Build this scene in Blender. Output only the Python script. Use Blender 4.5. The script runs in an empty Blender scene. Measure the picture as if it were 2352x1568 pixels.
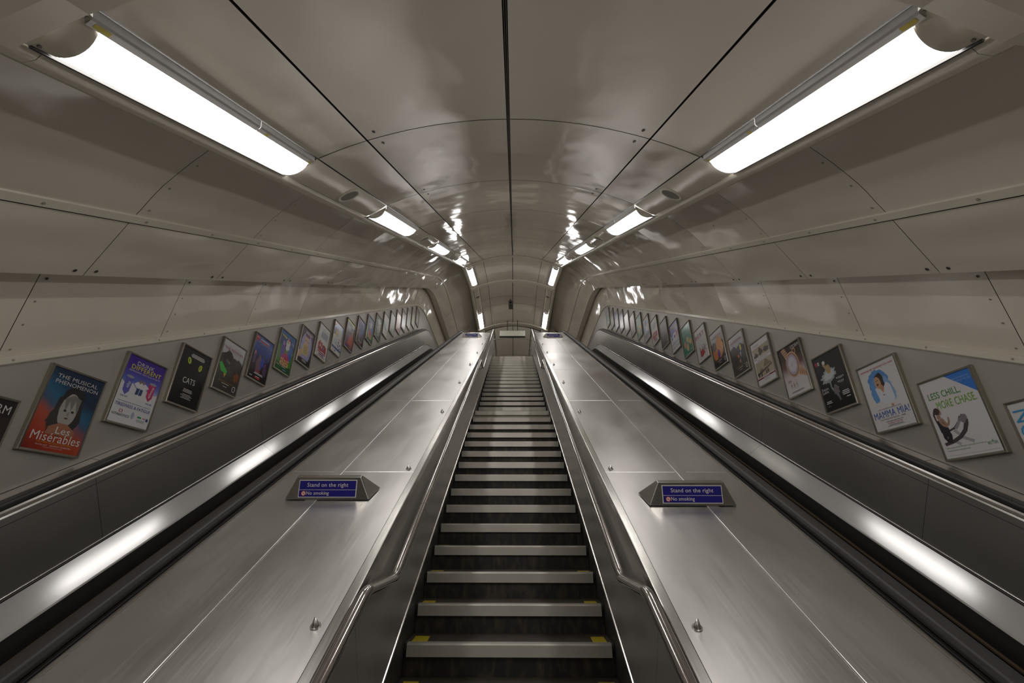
import bpy, bmesh, math, random
from mathutils import Vector, Matrix
random.seed(7)
sc = bpy.context.scene
C = sc.collection

# ------------------------------------------------------------------ camera
EYE = 1.82                      # lens height above the lower floor
cam_d = bpy.data.cameras.new('camera')
cam = bpy.data.objects.new('camera', cam_d); C.objects.link(cam)
cam_d.sensor_width = 36.0
cam_d.lens = 36.0 * 996.7 / 2352
cam_d.shift_x = (1176 - 1171.8) / 2352
cam_d.clip_start = 0.02; cam_d.clip_end = 200
_y, _p, _r = math.radians(.505), math.radians(23.42), math.radians(.125)
fw = Vector((-math.sin(_y)*math.cos(_p), math.cos(_y)*math.cos(_p), math.sin(_p)))
rt = Vector((math.cos(_y), math.sin(_y), 0)); up = rt.cross(fw)
r2 = rt*math.cos(_r) + up*math.sin(_r); u2 = -rt*math.sin(_r) + up*math.cos(_r)
cam.matrix_world = Matrix(((r2.x, u2.x, -fw.x, .033), (r2.y, u2.y, -fw.y, 0), (r2.z, u2.z, -fw.z, EYE), (0, 0, 0, 1)))
sc.camera = cam

# ------------------------------------------------------------------ world, exposure
w = bpy.data.worlds.new('world'); sc.world = w; w.use_nodes = True
w.node_tree.nodes['Background'].inputs[0].default_value = (.02, .02, .02, 1)
w.node_tree.nodes['Background'].inputs[1].default_value = .3
sc.view_settings.view_transform = 'Standard'; sc.view_settings.look = 'None'
sc.view_settings.gamma = 1; sc.view_settings.use_curve_mapping = False
sc.view_settings.exposure = 0.0
LAMP = 20.0                      # emission of the lamp covers
sc.cycles.max_bounces = 9; sc.cycles.diffuse_bounces = 5; sc.cycles.glossy_bounces = 5
sc.cycles.sample_clamp_indirect = 6
sc.cycles.use_denoising = True

# ------------------------------------------------------------------ geometry of the shaft
c30, s30 = math.cos(math.pi/6), .5
T15 = math.tan(math.radians(15))

def lerp(a, b, t): return tuple(a[i]*(1-t)+b[i]*t for i in range(len(a)))

def path(X, P, s, Pc, S0, OY, OZ, low, zlow, facet=False, send=None, inc=False):
    """point of the line (X, P) at s along the shaft; coordinates relative to the lens, then lifted"""
    if inc: return (X, s*c30 - P*s30, s*s30 + P*c30 + EYE)
    A = (-Pc)*math.pi/6
    km = low + T15*P
    if s <= low + 1e-9 or s < km:
        d = min(0.0, s - low)
        return (X, km*c30 - P*s30 + d, zlow + P + EYE)
    if s <= S0: return (X, s*c30 - P*s30, s*s30 + P*c30 + EYE)
    R = P - Pc
    if s < S0 + A:
        if facet:
            a = path(X, P, S0, Pc, S0, OY, OZ, low, zlow); b = path(X, P, S0+A, Pc, S0, OY, OZ, low, zlow)
            return lerp(a, b, (s-S0)/A)
        th = math.pi/6*(1-(s-S0)/A)
        return (X, OY - R*math.sin(th), OZ + R*math.cos(th) + EYE)
    y = OY + (s - S0 - A)
    if send is not None and s > send + T15*P:
        yk = OY + send - S0 - A + T15*P
        d = s - send - T15*P
        return (X, yk + d*c30, OZ + R - d*s30 + EYE)
    return (X, y, OZ + R + EYE)

S0T = 13.53; AT = 4*math.pi/6; SEND = 19.25
def T(X, P, s):  return path(X, P, s, -4, S0T, 13.72, 3.3, 1.07, .536, False, SEND)
def TF(X, P, s): return path(X, P, s, -4, S0T, 13.72, 3.3, 1.07, .536, True, SEND)
S0E = 13.73
def E(X, P, s):  return path(X, P, s, -4, S0E, 13.89, 3.4, 1.14, .57)
ZU = 5.117 + EYE                # upper floor

# ------------------------------------------------------------------ materials
MATS = {}
def newmat(name):
    m = bpy.data.materials.new(name); m.use_nodes = True
    return m, m.node_tree.nodes, m.node_tree.links, m.node_tree.nodes['Principled BSDF']

def slope_coords(n, l, sx=1, sy=1, sz=1, slope=True):
    tc = n.new('ShaderNodeTexCoord'); g = n.new('ShaderNodeNewGeometry')
    mp = n.new('ShaderNodeMapping'); mp.vector_type = 'POINT'
    l.new(g.outputs['Position'], mp.inputs[0])
    if slope: mp.inputs['Rotation'].default_value = (-math.pi/6, 0, 0)
    mp2 = n.new('ShaderNodeMapping'); mp2.inputs['Scale'].default_value = (sx, sy, sz)
    l.new(mp.outputs[0], mp2.inputs[0])
    return mp2.outputs[0]

def mat_enamel(name, col, rough=.16, bump=.35, bscale=2.2, dirt=.12):
    m, n, l, b = newmat(name)
    v = slope_coords(n, l)
    no = n.new('ShaderNodeTexNoise'); no.inputs['Scale'].default_value = 1.7; no.inputs['Detail'].default_value = 4
    l.new(v, no.inputs['Vector'])
    mx = n.new('ShaderNodeMix'); mx.data_type = 'RGBA'
    mx.inputs[6].default_value = (*[c*(1-dirt) for c in col], 1); mx.inputs[7].default_value = (*col, 1)
    l.new(no.outputs['Fac'], mx.inputs[0]); l.new(mx.outputs[2], b.inputs['Base Color'])
    b.inputs['Roughness'].default_value = rough
    b.inputs['Specular IOR Level'].default_value = .6
    n2 = n.new('ShaderNodeTexNoise'); n2.inputs['Scale'].default_value = bscale; n2.inputs['Detail'].default_value = 1.5; n2.inputs['Roughness'].default_value = .4
    l.new(v, n2.inputs['Vector'])
    bp = n.new('ShaderNodeBump'); bp.inputs['Strength'].default_value = bump; bp.inputs['Distance'].default_value = .05
    l.new(n2.outputs['Fac'], bp.inputs['Height']); l.new(bp.outputs[0], b.inputs['Normal'])
    return m

def mat_steel(name, col=(.50, .48, .46), rough=.3, streak=.12, metal=1.0, bump=.05, slope=True, blotch=.12, axis='s', wave=2.5):
    m, n, l, b = newmat(name)
    b.inputs['Metallic'].default_value = metal
    v = slope_coords(n, l, slope=slope, *( (60, 1.2, 60) if axis == 's' else (1.2, 60, 60)))
    no = n.new('ShaderNodeTexNoise'); no.inputs['Scale'].default_value = 2.0; no.inputs['Detail'].default_value = 3
    l.new(v, no.inputs['Vector'])
    v2 = slope_coords(n, l, 1, .45, 1)
    nb = n.new('ShaderNodeTexNoise'); nb.inputs['Scale'].default_value = 2.6; nb.inputs['Detail'].default_value = 5
    l.new(v2, nb.inputs['Vector'])
    ad = n.new('ShaderNodeMath'); ad.operation = 'MULTIPLY_ADD'; ad.inputs[1].default_value = streak; 
    l.new(no.outputs['Fac'], ad.inputs[0])
    a2 = n.new('ShaderNodeMath'); a2.operation = 'MULTIPLY_ADD'; a2.inputs[1].default_value = blotch; a2.inputs[2].default_value = rough - (streak+blotch)/2
    l.new(nb.outputs['Fac'], a2.inputs[0]); l.new(a2.outputs[0], ad.inputs[2]); l.new(ad.outputs[0], b.inputs['Roughness'])
    mx = n.new('ShaderNodeMix'); mx.data_type = 'RGBA'
    mx.inputs[6].default_value = (*[c*.82 for c in col], 1); mx.inputs[7].default_value = (*[min(1, c*1.12) for c in col], 1)
    l.new(nb.outputs['Fac'], mx.inputs[0]); l.new(mx.outputs[2], b.inputs['Base Color'])
    bp = n.new('ShaderNodeBump'); bp.inputs['Strength'].default_value = bump; bp.inputs['Distance'].default_value = .0015
    l.new(no.outputs['Fac'], bp.inputs['Height'])
    bp2 = n.new('ShaderNodeBump'); bp2.inputs['Strength'].default_value = bump*wave; bp2.inputs['Distance'].default_value = .03
    l.new(nb.outputs['Fac'], bp2.inputs['Height']); l.new(bp.outputs[0], bp2.inputs['Normal']); l.new(bp2.outputs[0], b.inputs['Normal'])
    return m

def mat_plain(name, col, rough=.5, metal=0, noise=0.0, nscale=8, spec=.5):
    if name in MATS: return MATS[name]
    m, n, l, b = newmat(name)
    b.inputs['Base Color'].default_value = (*col, 1); b.inputs['Roughness'].default_value = rough
    b.inputs['Metallic'].default_value = metal; b.inputs['Specular IOR Level'].default_value = spec
    if noise:
        tc = n.new('ShaderNodeTexCoord'); no = n.new('ShaderNodeTexNoise'); no.inputs['Scale'].default_value = nscale; no.inputs['Detail'].default_value = 6
        l.new(tc.outputs['Object'], no.inputs['Vector'])
        mx = n.new('ShaderNodeMix'); mx.data_type = 'RGBA'
        mx.inputs[6].default_value = (*[c*(1-noise) for c in col], 1); mx.inputs[7].default_value = (*[min(1, c*(1+noise)) for c in col], 1)
        l.new(no.outputs['Fac'], mx.inputs[0]); l.new(mx.outputs[2], b.inputs['Base Color'])
    MATS[name] = m
    return m

CREAM = (.71, .645, .55)
M_vault = mat_enamel('vault_enamel', CREAM, .075, .14, 2.6, .08)
M_wall = mat_enamel('wall_enamel', (.75, .683, .585), .085, .16, 2.6, .1)
M_trim = mat_enamel('trim_enamel', (.72, .665, .56), .2, .12, 3, .1)
M_gap = mat_plain('joint_black', (.022, .019, .016), .8)
M_deck = mat_steel('deck_steel', (.57, .55, .53), .38, .12, blotch=.26, bump=.03, wave=6)
M_side = mat_steel('side_steel', (.64, .61, .58), .42, .10, blotch=.14)
M_edge = mat_steel('edge_steel', (.56, .54, .51), .25, .08, blotch=.08)
M_panel = mat_steel('balustrade_steel', (.60, .58, .55), .42, .06, blotch=.07, bump=.03)
M_ledge = mat_steel('ledge_steel', (.46, .45, .44), .15, .04, metal=.22, blotch=.05, bump=.006)
M_poster_wall = mat_steel('poster_backing_steel', (.46, .43, .39), .42, .03, metal=.55, blotch=.26, bump=.10)
M_rail = mat_steel('tube_steel', (.60, .57, .55), .14, .05, blotch=.06, bump=.02)
M_rubber = mat_plain('black_rubber', (.026, .024, .024), .42, 0, .2, 5)
M_guide = mat_steel('guide_steel', (.62, .60, .57), .2, .06, blotch=.05, bump=.02)
M_skirt = mat_plain('skirt_black', (.025, .023, .02), .5, 0, .3, 6)
M_brush = mat_plain('brush_brown', (.09, .06, .035), .8)
M_frame = mat_steel('frame_aluminium', (.30, .275, .23), .36, .08, blotch=.1, slope=False)
M_screw = mat_plain('screw_steel', (.16, .14, .12), .4, .8)
M_screw_l = mat_plain('screw_enamelled', (.34, .31, .26), .35)
M_speaker = mat_plain('speaker_mesh', (.22, .20, .17), .6, 0, .15, 300)
M_lampmetal = mat_plain('lamp_casing', (.50, .48, .46), .35, .3)
M_yellow_st = mat_plain('yellow_sticker', (.55, .45, .06), .5)
M_tread = mat_plain('tread_rubber', (.045, .035, .025), .55, 0, .5, 14)
M_nose = mat_steel('nosing_alloy', (.60, .57, .51), .34, .05, metal=.55, blotch=.1, slope=False, axis='x')
M_stone = mat_plain('pale_riser', (.34, .30, .22), .6, 0, .25, 20)
M_paint = mat_plain('yellow_paint', (.42, .33, .01), .55, 0, .25, 40)
M_floor = mat_plain('floor_tile', (.20, .18, .155), .45, 0, .2, 6)
M_dark = mat_plain('dark_void', (.02, .018, .015), .8)

def mat_riser():
    m, n, l, b = newmat('riser_black')
    g = n.new('ShaderNodeNewGeometry'); mp = n.new('ShaderNodeMapping'); mp.inputs['Scale'].default_value = (14, 3, 5)
    l.new(g.outputs['Position'], mp.inputs[0])
    no = n.new('ShaderNodeTexNoise'); no.inputs['Scale'].default_value = 1.6; no.inputs['Detail'].default_value = 7
    l.new(mp.outputs[0], no.inputs['Vector'])
    cr = n.new('ShaderNodeValToRGB'); cr.color_ramp.elements[0].position = .45; cr.color_ramp.elements[0].color = (.008, .007, .005, 1)
    cr.color_ramp.elements[1].position = .8; cr.color_ramp.elements[1].color = (.06, .045, .025, 1)
    l.new(no.outputs['Fac'], cr.inputs[0]); l.new(cr.outputs[0], b.inputs['Base Color']); b.inputs['Roughness'].default_value = .6
    return m
M_riser = mat_riser()

def mat_lens():
    m, n, l, b = newmat('lamp_diffuser')
    b.inputs['Base Color'].default_value = (.8, .8, .8, 1); b.inputs['Roughness'].default_value = .3
    b.inputs['Emission Color'].default_value = (1, .975, .95, 1); b.inputs['Emission Strength'].default_value = LAMP
    return m
M_lens = mat_lens()
def mat_lens_dim():
    m, n, l, b = newmat('lamp_diffuser_dim')
    b.inputs['Base Color'].default_value = (.8, .8, .75, 1); b.inputs['Roughness'].default_value = .3
    b.inputs['Emission Color'].default_value = (1, .93, .82, 1); b.inputs['Emission Strength'].default_value = LAMP*.12
    return m
M_lensdim = mat_lens_dim()

# ------------------------------------------------------------------ mesh builder
class MB:
    def __init__(self): self.v = []; self.f = []; self.m = []; self.sm = []
    def vert(self, p): self.v.append(tuple(p)); return len(self.v)-1
    def face(self, idx, mi=0, sm=False): self.f.append(tuple(idx)); self.m.append(mi); self.sm.append(sm)
    def quad(self, a, b, c, d, mi=0, sm=False):
        i = len(self.v); self.v += [tuple(a), tuple(b), tuple(c), tuple(d)]; self.face((i, i+1, i+2, i+3), mi, sm)
    def grid(self, rows, mi=0, sm=True):
        i0 = len(self.v); nc = len(rows[0])
        for r in rows: self.v += [tuple(p) for p in r]
        for i in range(len(rows)-1):
            for j in range(nc-1):
                a = i0+i*nc+j; self.face((a, a+1, a+nc+1, a+nc), mi, sm)
    def box(self, x0, x1, y0, y1, z0, z1, mi=0):
        i = len(self.v)
        for x in (x0, x1):
            for y in (y0, y1):
                for z in (z0, z1): self.v.append((x, y, z))
        for f in ((0,1,3,2),(4,6,7,5),(0,4,5,1),(2,3,7,6),(0,2,6,4),(1,5,7,3)): self.face([i+k for k in f], mi)
    def prism(self, prof, fn, stations, mi=0, sm=False, closed=True, caps=True):
        """sweep a profile [(X,P)] through mapping fn over stations"""
        i0 = len(self.v); n = len(prof)
        for s in stations: self.v += [fn(x, p, s) for x, p in prof]
        for i in range(len(stations)-1):
            for j in range(n if closed else n-1):
                a = i0+i*n+j; b = i0+i*n+(j+1) % n
                self.face((a, b, b+n, a+n), mi, sm)
        if closed and caps:
            self.face([i0+j for j in range(n)][::-1], mi); k = i0+(len(stations)-1)*n
            self.face([k+j for j in range(n)], mi)
    def disc(self, c, nrm, ru, r, mi=0, n=12, r2=None, h=0.0):
        c = Vector(c); nrm = Vector(nrm).normalized(); ru = Vector(ru); ru = (ru - nrm*ru.dot(nrm)).normalized(); rv = nrm.cross(ru)
        r2 = r2 or r
        i = len(self.v)
        for k in range(n):
            a = 2*math.pi*k/n; self.v.append(tuple(c+ru*r*math.cos(a)+rv*r2*math.sin(a)+nrm*h))
        self.face(range(i, i+n), mi)
        if h:
            for k in range(n):
                a = 2*math.pi*k/n; self.v.append(tuple(c+ru*r*math.cos(a)+rv*r2*math.sin(a)))
            for k in range(n): self.face((i+k, i+(k+1) % n, i+n+(k+1) % n, i+n+k), mi)
    def cone(self, c, nrm, r, h, mi=0, n=16, rt=0.002):
        c = Vector(c); nrm = Vector(nrm).normalized(); ru = nrm.orthogonal().normalized(); rv = nrm.cross(ru)
        i = len(self.v)
        for rr, hh in ((r, 0), (rt, h)):
            for k in range(n):
                a = 2*math.pi*k/n; self.v.append(tuple(c+(ru*math.cos(a)+rv*math.sin(a))*rr+nrm*hh))
        for k in range(n): self.face((i+k, i+(k+1) % n, i+n+(k+1) % n, i+n+k), mi, True)
        self.face(range(i+n, i+2*n), mi)
    def tube(self, pts, r, mi=0, n=14, caps=True):
        pts = [Vector(p) for p in pts]; rings = []
        prev = None
        for k, p in enumerate(pts):
            if k == 0: t = pts[1]-p
            elif k == len(pts)-1: t = p-pts[k-1]
            else: t = (p-pts[k-1]).normalized()+(pts[k+1]-p).normalized()
            t.normalize()
            ref = Vector((1, 0, 0)) if abs(t.x) < .9 else Vector((0, 0, 1))
            a = (ref - t*ref.dot(t)).normalized() if prev is None else (prev - t*prev.dot(t)).normalized()
            prev = a; b = t.cross(a)
            rings.append([tuple(p+(a*math.cos(2*math.pi*j/n)+b*math.sin(2*math.pi*j/n))*r) for j in range(n)])
        i0 = len(self.v)
        for rg in rings: self.v += rg
        for i in range(len(rings)-1):
            for j in range(n):
                a = i0+i*n+j; b = i0+i*n+(j+1) % n; self.face((a, b, b+n, a+n), mi, True)
        if caps:
            self.face([i0+j for j in range(n)][::-1], mi); self.face([i0+(len(rings)-1)*n+j for j in range(n)], mi)
    def build(self, name, mats, parent=None, off=(0, 0, 0), fixn=True):
        me = bpy.data.meshes.new(name)
        vv = [(x-off[0], y-off[1], z-off[2]) for x, y, z in self.v]
        me.from_pydata(vv, [], self.f)
        for m in (mats if isinstance(mats, (list, tuple)) else [mats]): me.materials.append(m)
        me.polygons.foreach_set('material_index', self.m); me.polygons.foreach_set('use_smooth', self.sm)
        me.validate()
        if fixn:
            b = bmesh.new(); b.from_mesh(me); bmesh.ops.remove_doubles(b, verts=b.verts, dist=1e-5); bmesh.ops.recalc_face_normals(b, faces=b.faces); b.to_mesh(me); b.free()
        me.update()
        o = bpy.data.objects.new(name, me); C.objects.link(o)
        if parent is not None: o.parent = parent
        return o

def smooth_pts(pts, r=.05, n=5):
    """round the corners of a polyline"""
    pts = [Vector(p) for p in pts]; out = [pts[0]]
    for k in range(1, len(pts)-1):
        a = pts[k] + (pts[k-1]-pts[k]).normalized()*r; b = pts[k] + (pts[k+1]-pts[k]).normalized()*r
        for i in range(n+1):
            t = i/n; out.append(a*(1-t)**2 + pts[k]*2*t*(1-t) + b*t*t)
    out.append(pts[-1]); return out

def thing(name, label, cat, loc, group=None, rotz=0):
    o = bpy.data.objects.new(name, None); C.objects.link(o); o.location = loc; o.rotation_euler = (0, 0, rotz)
    o.empty_display_size = .1
    o['label'] = label; o['category'] = cat
    if group: o['group'] = group
    return o
def struct(name, mb, mats, parent=None, fixn=True):
    o = mb.build(name, mats, parent, fixn=fixn); 
    if parent is None: o['kind'] = 'structure'
    return o

def rng(a, b, n): return [a+(b-a)*i/n for i in range(n+1)]
def side(prof, sg): return [(x*sg, p) for x, p in prof]

# ------------------------------------------------------------------ ceiling vault
# cross-section (X, P): shallow arch, light channel, cove lip
def arch(x):      # P of the vault at |x|
    R = 3.43 ; return 1.087 - (R - math.sqrt(R*R - x*x))*1.02
JX = .903; CTX = 1.226; CTP = .851; CBX = 1.44; CBP = .746
def arch_prof(x0, x1, n=8): return [(x, arch(x)*(1) + (CTP-arch(CTX))*(x/CTX)**2) for x in rng(x0, x1, n)]
INC = [1.07, 2.90] + [2.90+1.525*i for i in range(1, 7)] + [S0T]     # transverse joints on the slope
LOWS = [-8.9+1.07, -5.8, -2.9, -.2]
FLAT = [S0T+AT, 16.77, 17.38, SEND]
DOWN = [SEND, SEND+.95, SEND+1.9, SEND+3.2, SEND+4.8]
mb = MB()
prnd = random.Random(11)
def panels(mb, prof, fn, stations, g=.0026, mi=0, amp=.004, subarc=1, res=10, shear=0, pref=0):
    """enamelled sheets with open joints; every sheet is a little dished, as pressed sheets are"""
    px = [Vector((x, p)) for x, p in prof]; L = [0]
    for a, b in zip(px[:-1], px[1:]): L.append(L[-1]+(b-a).length)
    def at(t):
        d = t*L[-1]
        for k in range(len(L)-1):
            if d <= L[k+1]+1e-9: q = (d-L[k])/(L[k+1]-L[k]); return px[k].lerp(px[k+1], q)
        return px[-1]
    for a, b in zip(stations[:-1], stations[1:]):
        curved = a >= S0T-.3 and b <= S0T+AT+.3 and subarc > 1
        lo = a+g; hi = b-g
        if a == 1.07: lo = 1.07
        ks = [prnd.uniform(-1, 1) for _ in range(6)]
        n = res; m = res if b < S0T+AT+4 else 4
        rows = []
        for i in range(n+1):
            v = i/n; s_ = lo+(hi-lo)*v; row = []
            for j in range(m+1):
                u_ = j/m; q = at(u_); t = (at(min(1, u_+.01))-at(max(0, u_-.01))).normalized(); nn = Vector((-t.y, t.x))
                e = math.sin(math.pi*u_)*math.sin(math.pi*v)
                d = amp*(e*(.6+.5*ks[0]) + .45*ks[1]*math.sin(2*math.pi*u_)*math.sin(math.pi*v) + .45*ks[2]*math.sin(math.pi*u_)*math.sin(2*math.pi*v) + .3*ks[3]*math.sin(3*math.pi*v)*math.sin(math.pi*u_) + .3*ks[4]*math.sin(3*math.pi*u_)*math.sin(2*math.pi*v))
                if a < 1.06 or a >= SEND: d = 0
                ss_ = s_ + (shear*(q.y-pref)*(0 if (v < 1e-6 and a in (1.07, S0T)) or (v > .999 and b == S0T) else 1) if 1.06 < a < S0T else 0)
                if a == 1.07: ss_ = max(ss_, 1.07+T15*q.y+.0) if v > 0 else 1.07
                row.append(fn(q.x+nn.x*d, q.y+nn.y*d, ss_))
            rows.append(row)
        mb.grid(rows, mi, True)
for sg in (-1, 1):
    for x0, x1 in ((.011, JX-.005), (JX+.006, CTX-.004)):
        prof = side(arch_prof(x0, x1), sg)
        for st in (LOWS+[1.07], INC, [S0T, S0T+AT], FLAT+[SEND+.26], [SEND+.29]+DOWN[1:]):
            panels(mb, prof, TF, st, amp=.0042, g=.0050)
    # folded sheet edges at the joints
    for x in (.011, JX-.005, JX+.006, CTX-.004):
        p = arch_prof(x, x+.001, 1)[0][1]
        for st in (LOWS+[1.07], INC, [S0T, S0T+AT], FLAT+[SEND+.26], [SEND+.29]+DOWN[1:]):
            for a, b in zip(st[:-1], st[1:]):
                mb.grid([[TF(sg*x, p, s), TF(sg*x, p+.02, s)] for s in (a+.003, b-.003)], 1, False)
# dark backing above everything
bprof = [(-x, p+.02) for x, p in arch_prof(0, CTX+.02, 8)][::-1] + [(x, p+.02) for x, p in arch_prof(0, CTX+.02, 8)][1:]
ALLS = LOWS + [1.07, 1.45, 5, 9, S0T, S0T+AT] + FLAT[1:] + [SEND+.2, SEND+.32] + DOWN[1:]
mb.grid([[TF(x, p, s) for x, p in bprof] for s in ALLS], 1, True)
# centre joint strip with raised lip
for x in (-.004, .0045):
    mb.grid([[TF(x-.0015, 1.087+.006, s), TF(x+.0015, 1.087+.006, s)] for s in ALLS], 3, False)
# screws near sheet corners
for st in INC[1:-1] + [14.9, 16.77, 17.38]:
    for sg in (-1, 1):
        for ds in (-.10, .10):
            x = JX-.07; p = arch_prof(x, x+.01, 1)[0][1]
            if S0T-.2 < st < S0T+AT: continue
            a = TF(sg*x, p, st+ds); b = TF(sg*x, p-.01, st+ds); t = TF(sg*x, p, st+ds+.02)
            mb.disc(Vector(a)+(Vector(b)-Vector(a))*.15, Vector(b)-Vector(a), Vector(t)-Vector(a), .021, 1, 14, .012)
            mb.disc(Vector(a)+(Vector(b)-Vector(a))*.25, Vector(b)-Vector(a), Vector(t)-Vector(a), .012, 3, 12, .008)
# infill panels of the light channel, where there is no lamp
LAMPS = [(-6.0, -4.5), (-2.2, -.7), (1.372, 2.90), (4.43, 5.96), (7.48, 9.02), (10.55, 12.08), (13.72, 15.35), (17.62, 19.12)]  # entries behind the camera are unseen lamps, added for their light
def chan(t):      # point of the channel face, t 0..1 from CT to CB, bulged a little
    return (CTX+.008+(CBX-CTX-.014)*t - .004*4*t*(1-t), CTP+(CBP-CTP)*t - .008*4*t*(1-t))
gaps = []
prev = LOWS[0]
for a, b in LAMPS + [(SEND, SEND)]:
    if a > prev + .02: gaps.append((prev, a))
    prev = b
for sg in (-1, 1):
    for a, b in gaps:
        ss = [a+.004] + [k for k in (1.07, 1.33, S0T, S0T+AT) if a+.02 < k < b-.02] + [b-.004]
        mb.grid([[TF(sg*x, p, s) for x, p in [chan(t) for t in rng(0, 1, 8)]] for s in ss], 0, True)
    ss = [DOWN[0]+.01, DOWN[2], DOWN[-1]]
    mb.grid([[TF(sg*x, p, s) for x, p in [chan(t) for t in rng(0, 1, 8)]] for s in ss], 0, True)
    # dark housing behind channel
    mb.grid([[TF(sg*x, p, s) for x, p in ((CTX-.006, CTP+.05), (CTX+.03, CTP+.07), (CBX+.02, CBP+.08), (CBX+.01, CBP+.03))] for s in ALLS], 1, False)
ceil = struct('ceiling', mb, [M_vault, M_gap, M_trim, M_screw])

# cove lips (trim)
LIP = [(CBX+.006, CBP+.03), (CBX+.008, CBP+.002), (1.475, .728), (1.515, .722), (1.547, .729), (1.562, .748), (1.560, .79), (1.548, .86)]
for i, sg in enumerate((-1, 1)):
    mb = MB()
    ss = LOWS + [1.07, 1.45] + INC[1:-1] + [S0T]
    for st in (ss, [S0T, S0T+AT], FLAT+[SEND+.28], [SEND+.28]+DOWN[1:]):
        for a, b in zip(st[:-1], st[1:]):
            mb.grid([[TF(sg*x, p, s) for x, p in LIP] for s in (a+.001, b-.001)], 0, True)
    struct('trim_%d' % (i+1), mb, [M_trim])
# arch ribs at the changes of slope
for i, s0 in enumerate((1.34, S0T-.03, S0T+AT+.02, SEND-.02)):
    mb = MB()
    hw = .085 if i else .10
    prof = [(-1.562, .735), (-1.50, .695), (-CBX, CBP-.040), (-CTX, CTP-.034)] + [(-x, p-.032) for x, p in arch_prof(0, JX, 8)][::-1]
    prof = prof + [(-x, p) for x, p in prof[:-1][::-1]]
    if i == 0:
        def f(x, p, s): 
            a = TF(x, p, 1.07); 
            return (a[0], a[1]+s, a[2]+(s*.577 if s > 0 else 0))
        rows = [[f(x, p+(.034 if k in (0, 4) else 0), d) for x, p in prof] for k, d in enumerate((-.30, -.30, 0, .078, .078))]
    else:
        rows = [[TF(x, p+(.03 if k in (0, 3) else 0), s) for x, p in prof] for k, s in enumerate((s0-hw, s0-hw, s0+hw, s0+hw))]
        if i in (1, 2): rows = [[TF(x, p+(.03 if k in (0, 4) else 0), s) for x, p in prof] for k, s in enumerate((s0-hw, s0-hw, S0T if i == 1 else S0T+AT, s0+hw, s0+hw))]
    mb.grid(rows, 0, False)
    struct('trim_%d' % (i+3), mb, [M_trim])

# ------------------------------------------------------------------ side walls
W1 = [(1.60, 1.0), (1.72, .915), (1.826, .844), (1.93, .778), (2.033, .704), (2.115, .643), (2.189, .577), (2.255, .51), (2.302, .468)]
W2 = [(2.345, .425), (2.50, .272), (2.669, .105)]
SOFF = [(2.669, .105), (2.672, .118), (2.93, .165)]
W3 = [(2.90, .13), (2.985, -.14), (3.062, -.397)]
OVS = [1.07, 2.73] + [2.73+1.213*i for i in range(1, 9)] + [S0T]
LOS = [1.07, 2.60] + [2.60+1.215*i for i in range(1, 9)] + [S0T]
WL = [-8.9+1.07, -7.4, -6.2, -5, -3.8, -2.6, -1.4, -.2]
WF = [S0T, S0T+AT*.5, S0T+AT, S0T+AT+1.2, S0T+AT+2.4, SEND-.12, SEND+.3, SEND+1.2, SEND+2.4, SEND+4.8]
for nm, sg in (('left', -1), ('right', 1)):
    mb = MB()
    for prof, st in ((W1, OVS), (W2, OVS), (W3, LOS)):
        n = 2 if prof is not W1 else 1
        for stl in (WL+[1.07], st, WF):
            panels(mb, side(prof, sg), T, stl, subarc=5, g=.0024, amp=.012 if prof is W3 else .022, shear={id(W1): 0, id(W2): 0, id(W3): .32}[id(prof)], pref=-.2)
    ALLW = LOWS + [1.07, 1.3, 5, 9] + rng(S0T, S0T+AT, 10) + [SEND-.12, SEND, SEND+.12, SEND+.3, SEND+4.8]
    # dark backing, soffit of the overhang
    for prof in (W1, W2, W3):
        mb.grid([[T(sg*(x+.03), p+.016, s) for x, p in prof] for s in ALLW], 1, True)
    mb.grid([[T(sg*x, p, s) for x, p in SOFF] for s in ALLW], 0, False)
    # screws along the joints
    def screw(x, p, s, r, mi, nx, npp):
        a = T(sg*x, p, s); b = T(sg*(x+nx), p+npp, s); t = T(sg*x, p, s+.02)
        nn = Vector(b)-Vector(a)
        mb.disc(Vector(a)+nn.normalized()*.002, nn, Vector(t)-Vector(a), r, mi, 10, h=.002)
    for s in OVS[1:-1]:
        for k in (1, 3, 5, 7): screw(*W1[k], s+.055, .007, 3, -.6, -.8)
        for d in (-.075, .06): screw(2.640, .134, s+d, .0115, 2, -.7, -.7)
    for s in LOS[1:-1]:
        for t in (.08, .35, .62, .9): screw(2.90+(3.062-2.90)*t, .13-.527*t, s+.05+.32*(.13-.527*t+.2),   .0065 if t > .1 else .0095, 3 if t > .1 else 2, -.8, -.5)
    o = struct('wall_' + nm, mb, [M_wall, M_gap, M_screw, M_screw_l])
    # steel backing of the posters, runs down behind the escalator
    mb = MB()
    stl = WL + [1.07] + [1.07+1.56*i for i in range(1, 8)] + [S0T]
    for a, b in zip(stl[:-1], stl[1:]):
        mb.grid([[T(sg*3.052, p, s) for p in (-.40, -.8, -1.20)] for s in (a, b)], 0, True)
    for a, b in zip(rng(S0T, S0T+AT, 6)[:-1], rng(S0T, S0T+AT, 6)[1:]):
        mb.grid([[T(sg*3.052, p, s) for p in (-.40, -.8, -1.6)] for s in (a, b)], 0, True)
    mb.grid([[T(sg*3.052, p, s) for p in (-.40, -.8, -2.3)] for s in (S0T+AT, SEND, SEND+4.8)], 0, True)
    mb.grid([[T(sg*3.058, p, s) for p in (-.40, -1.21, -2.7)] for s in ALLW], 1, True)
    mb.build('poster_backing', [M_poster_wall, M_gap], o)

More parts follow.
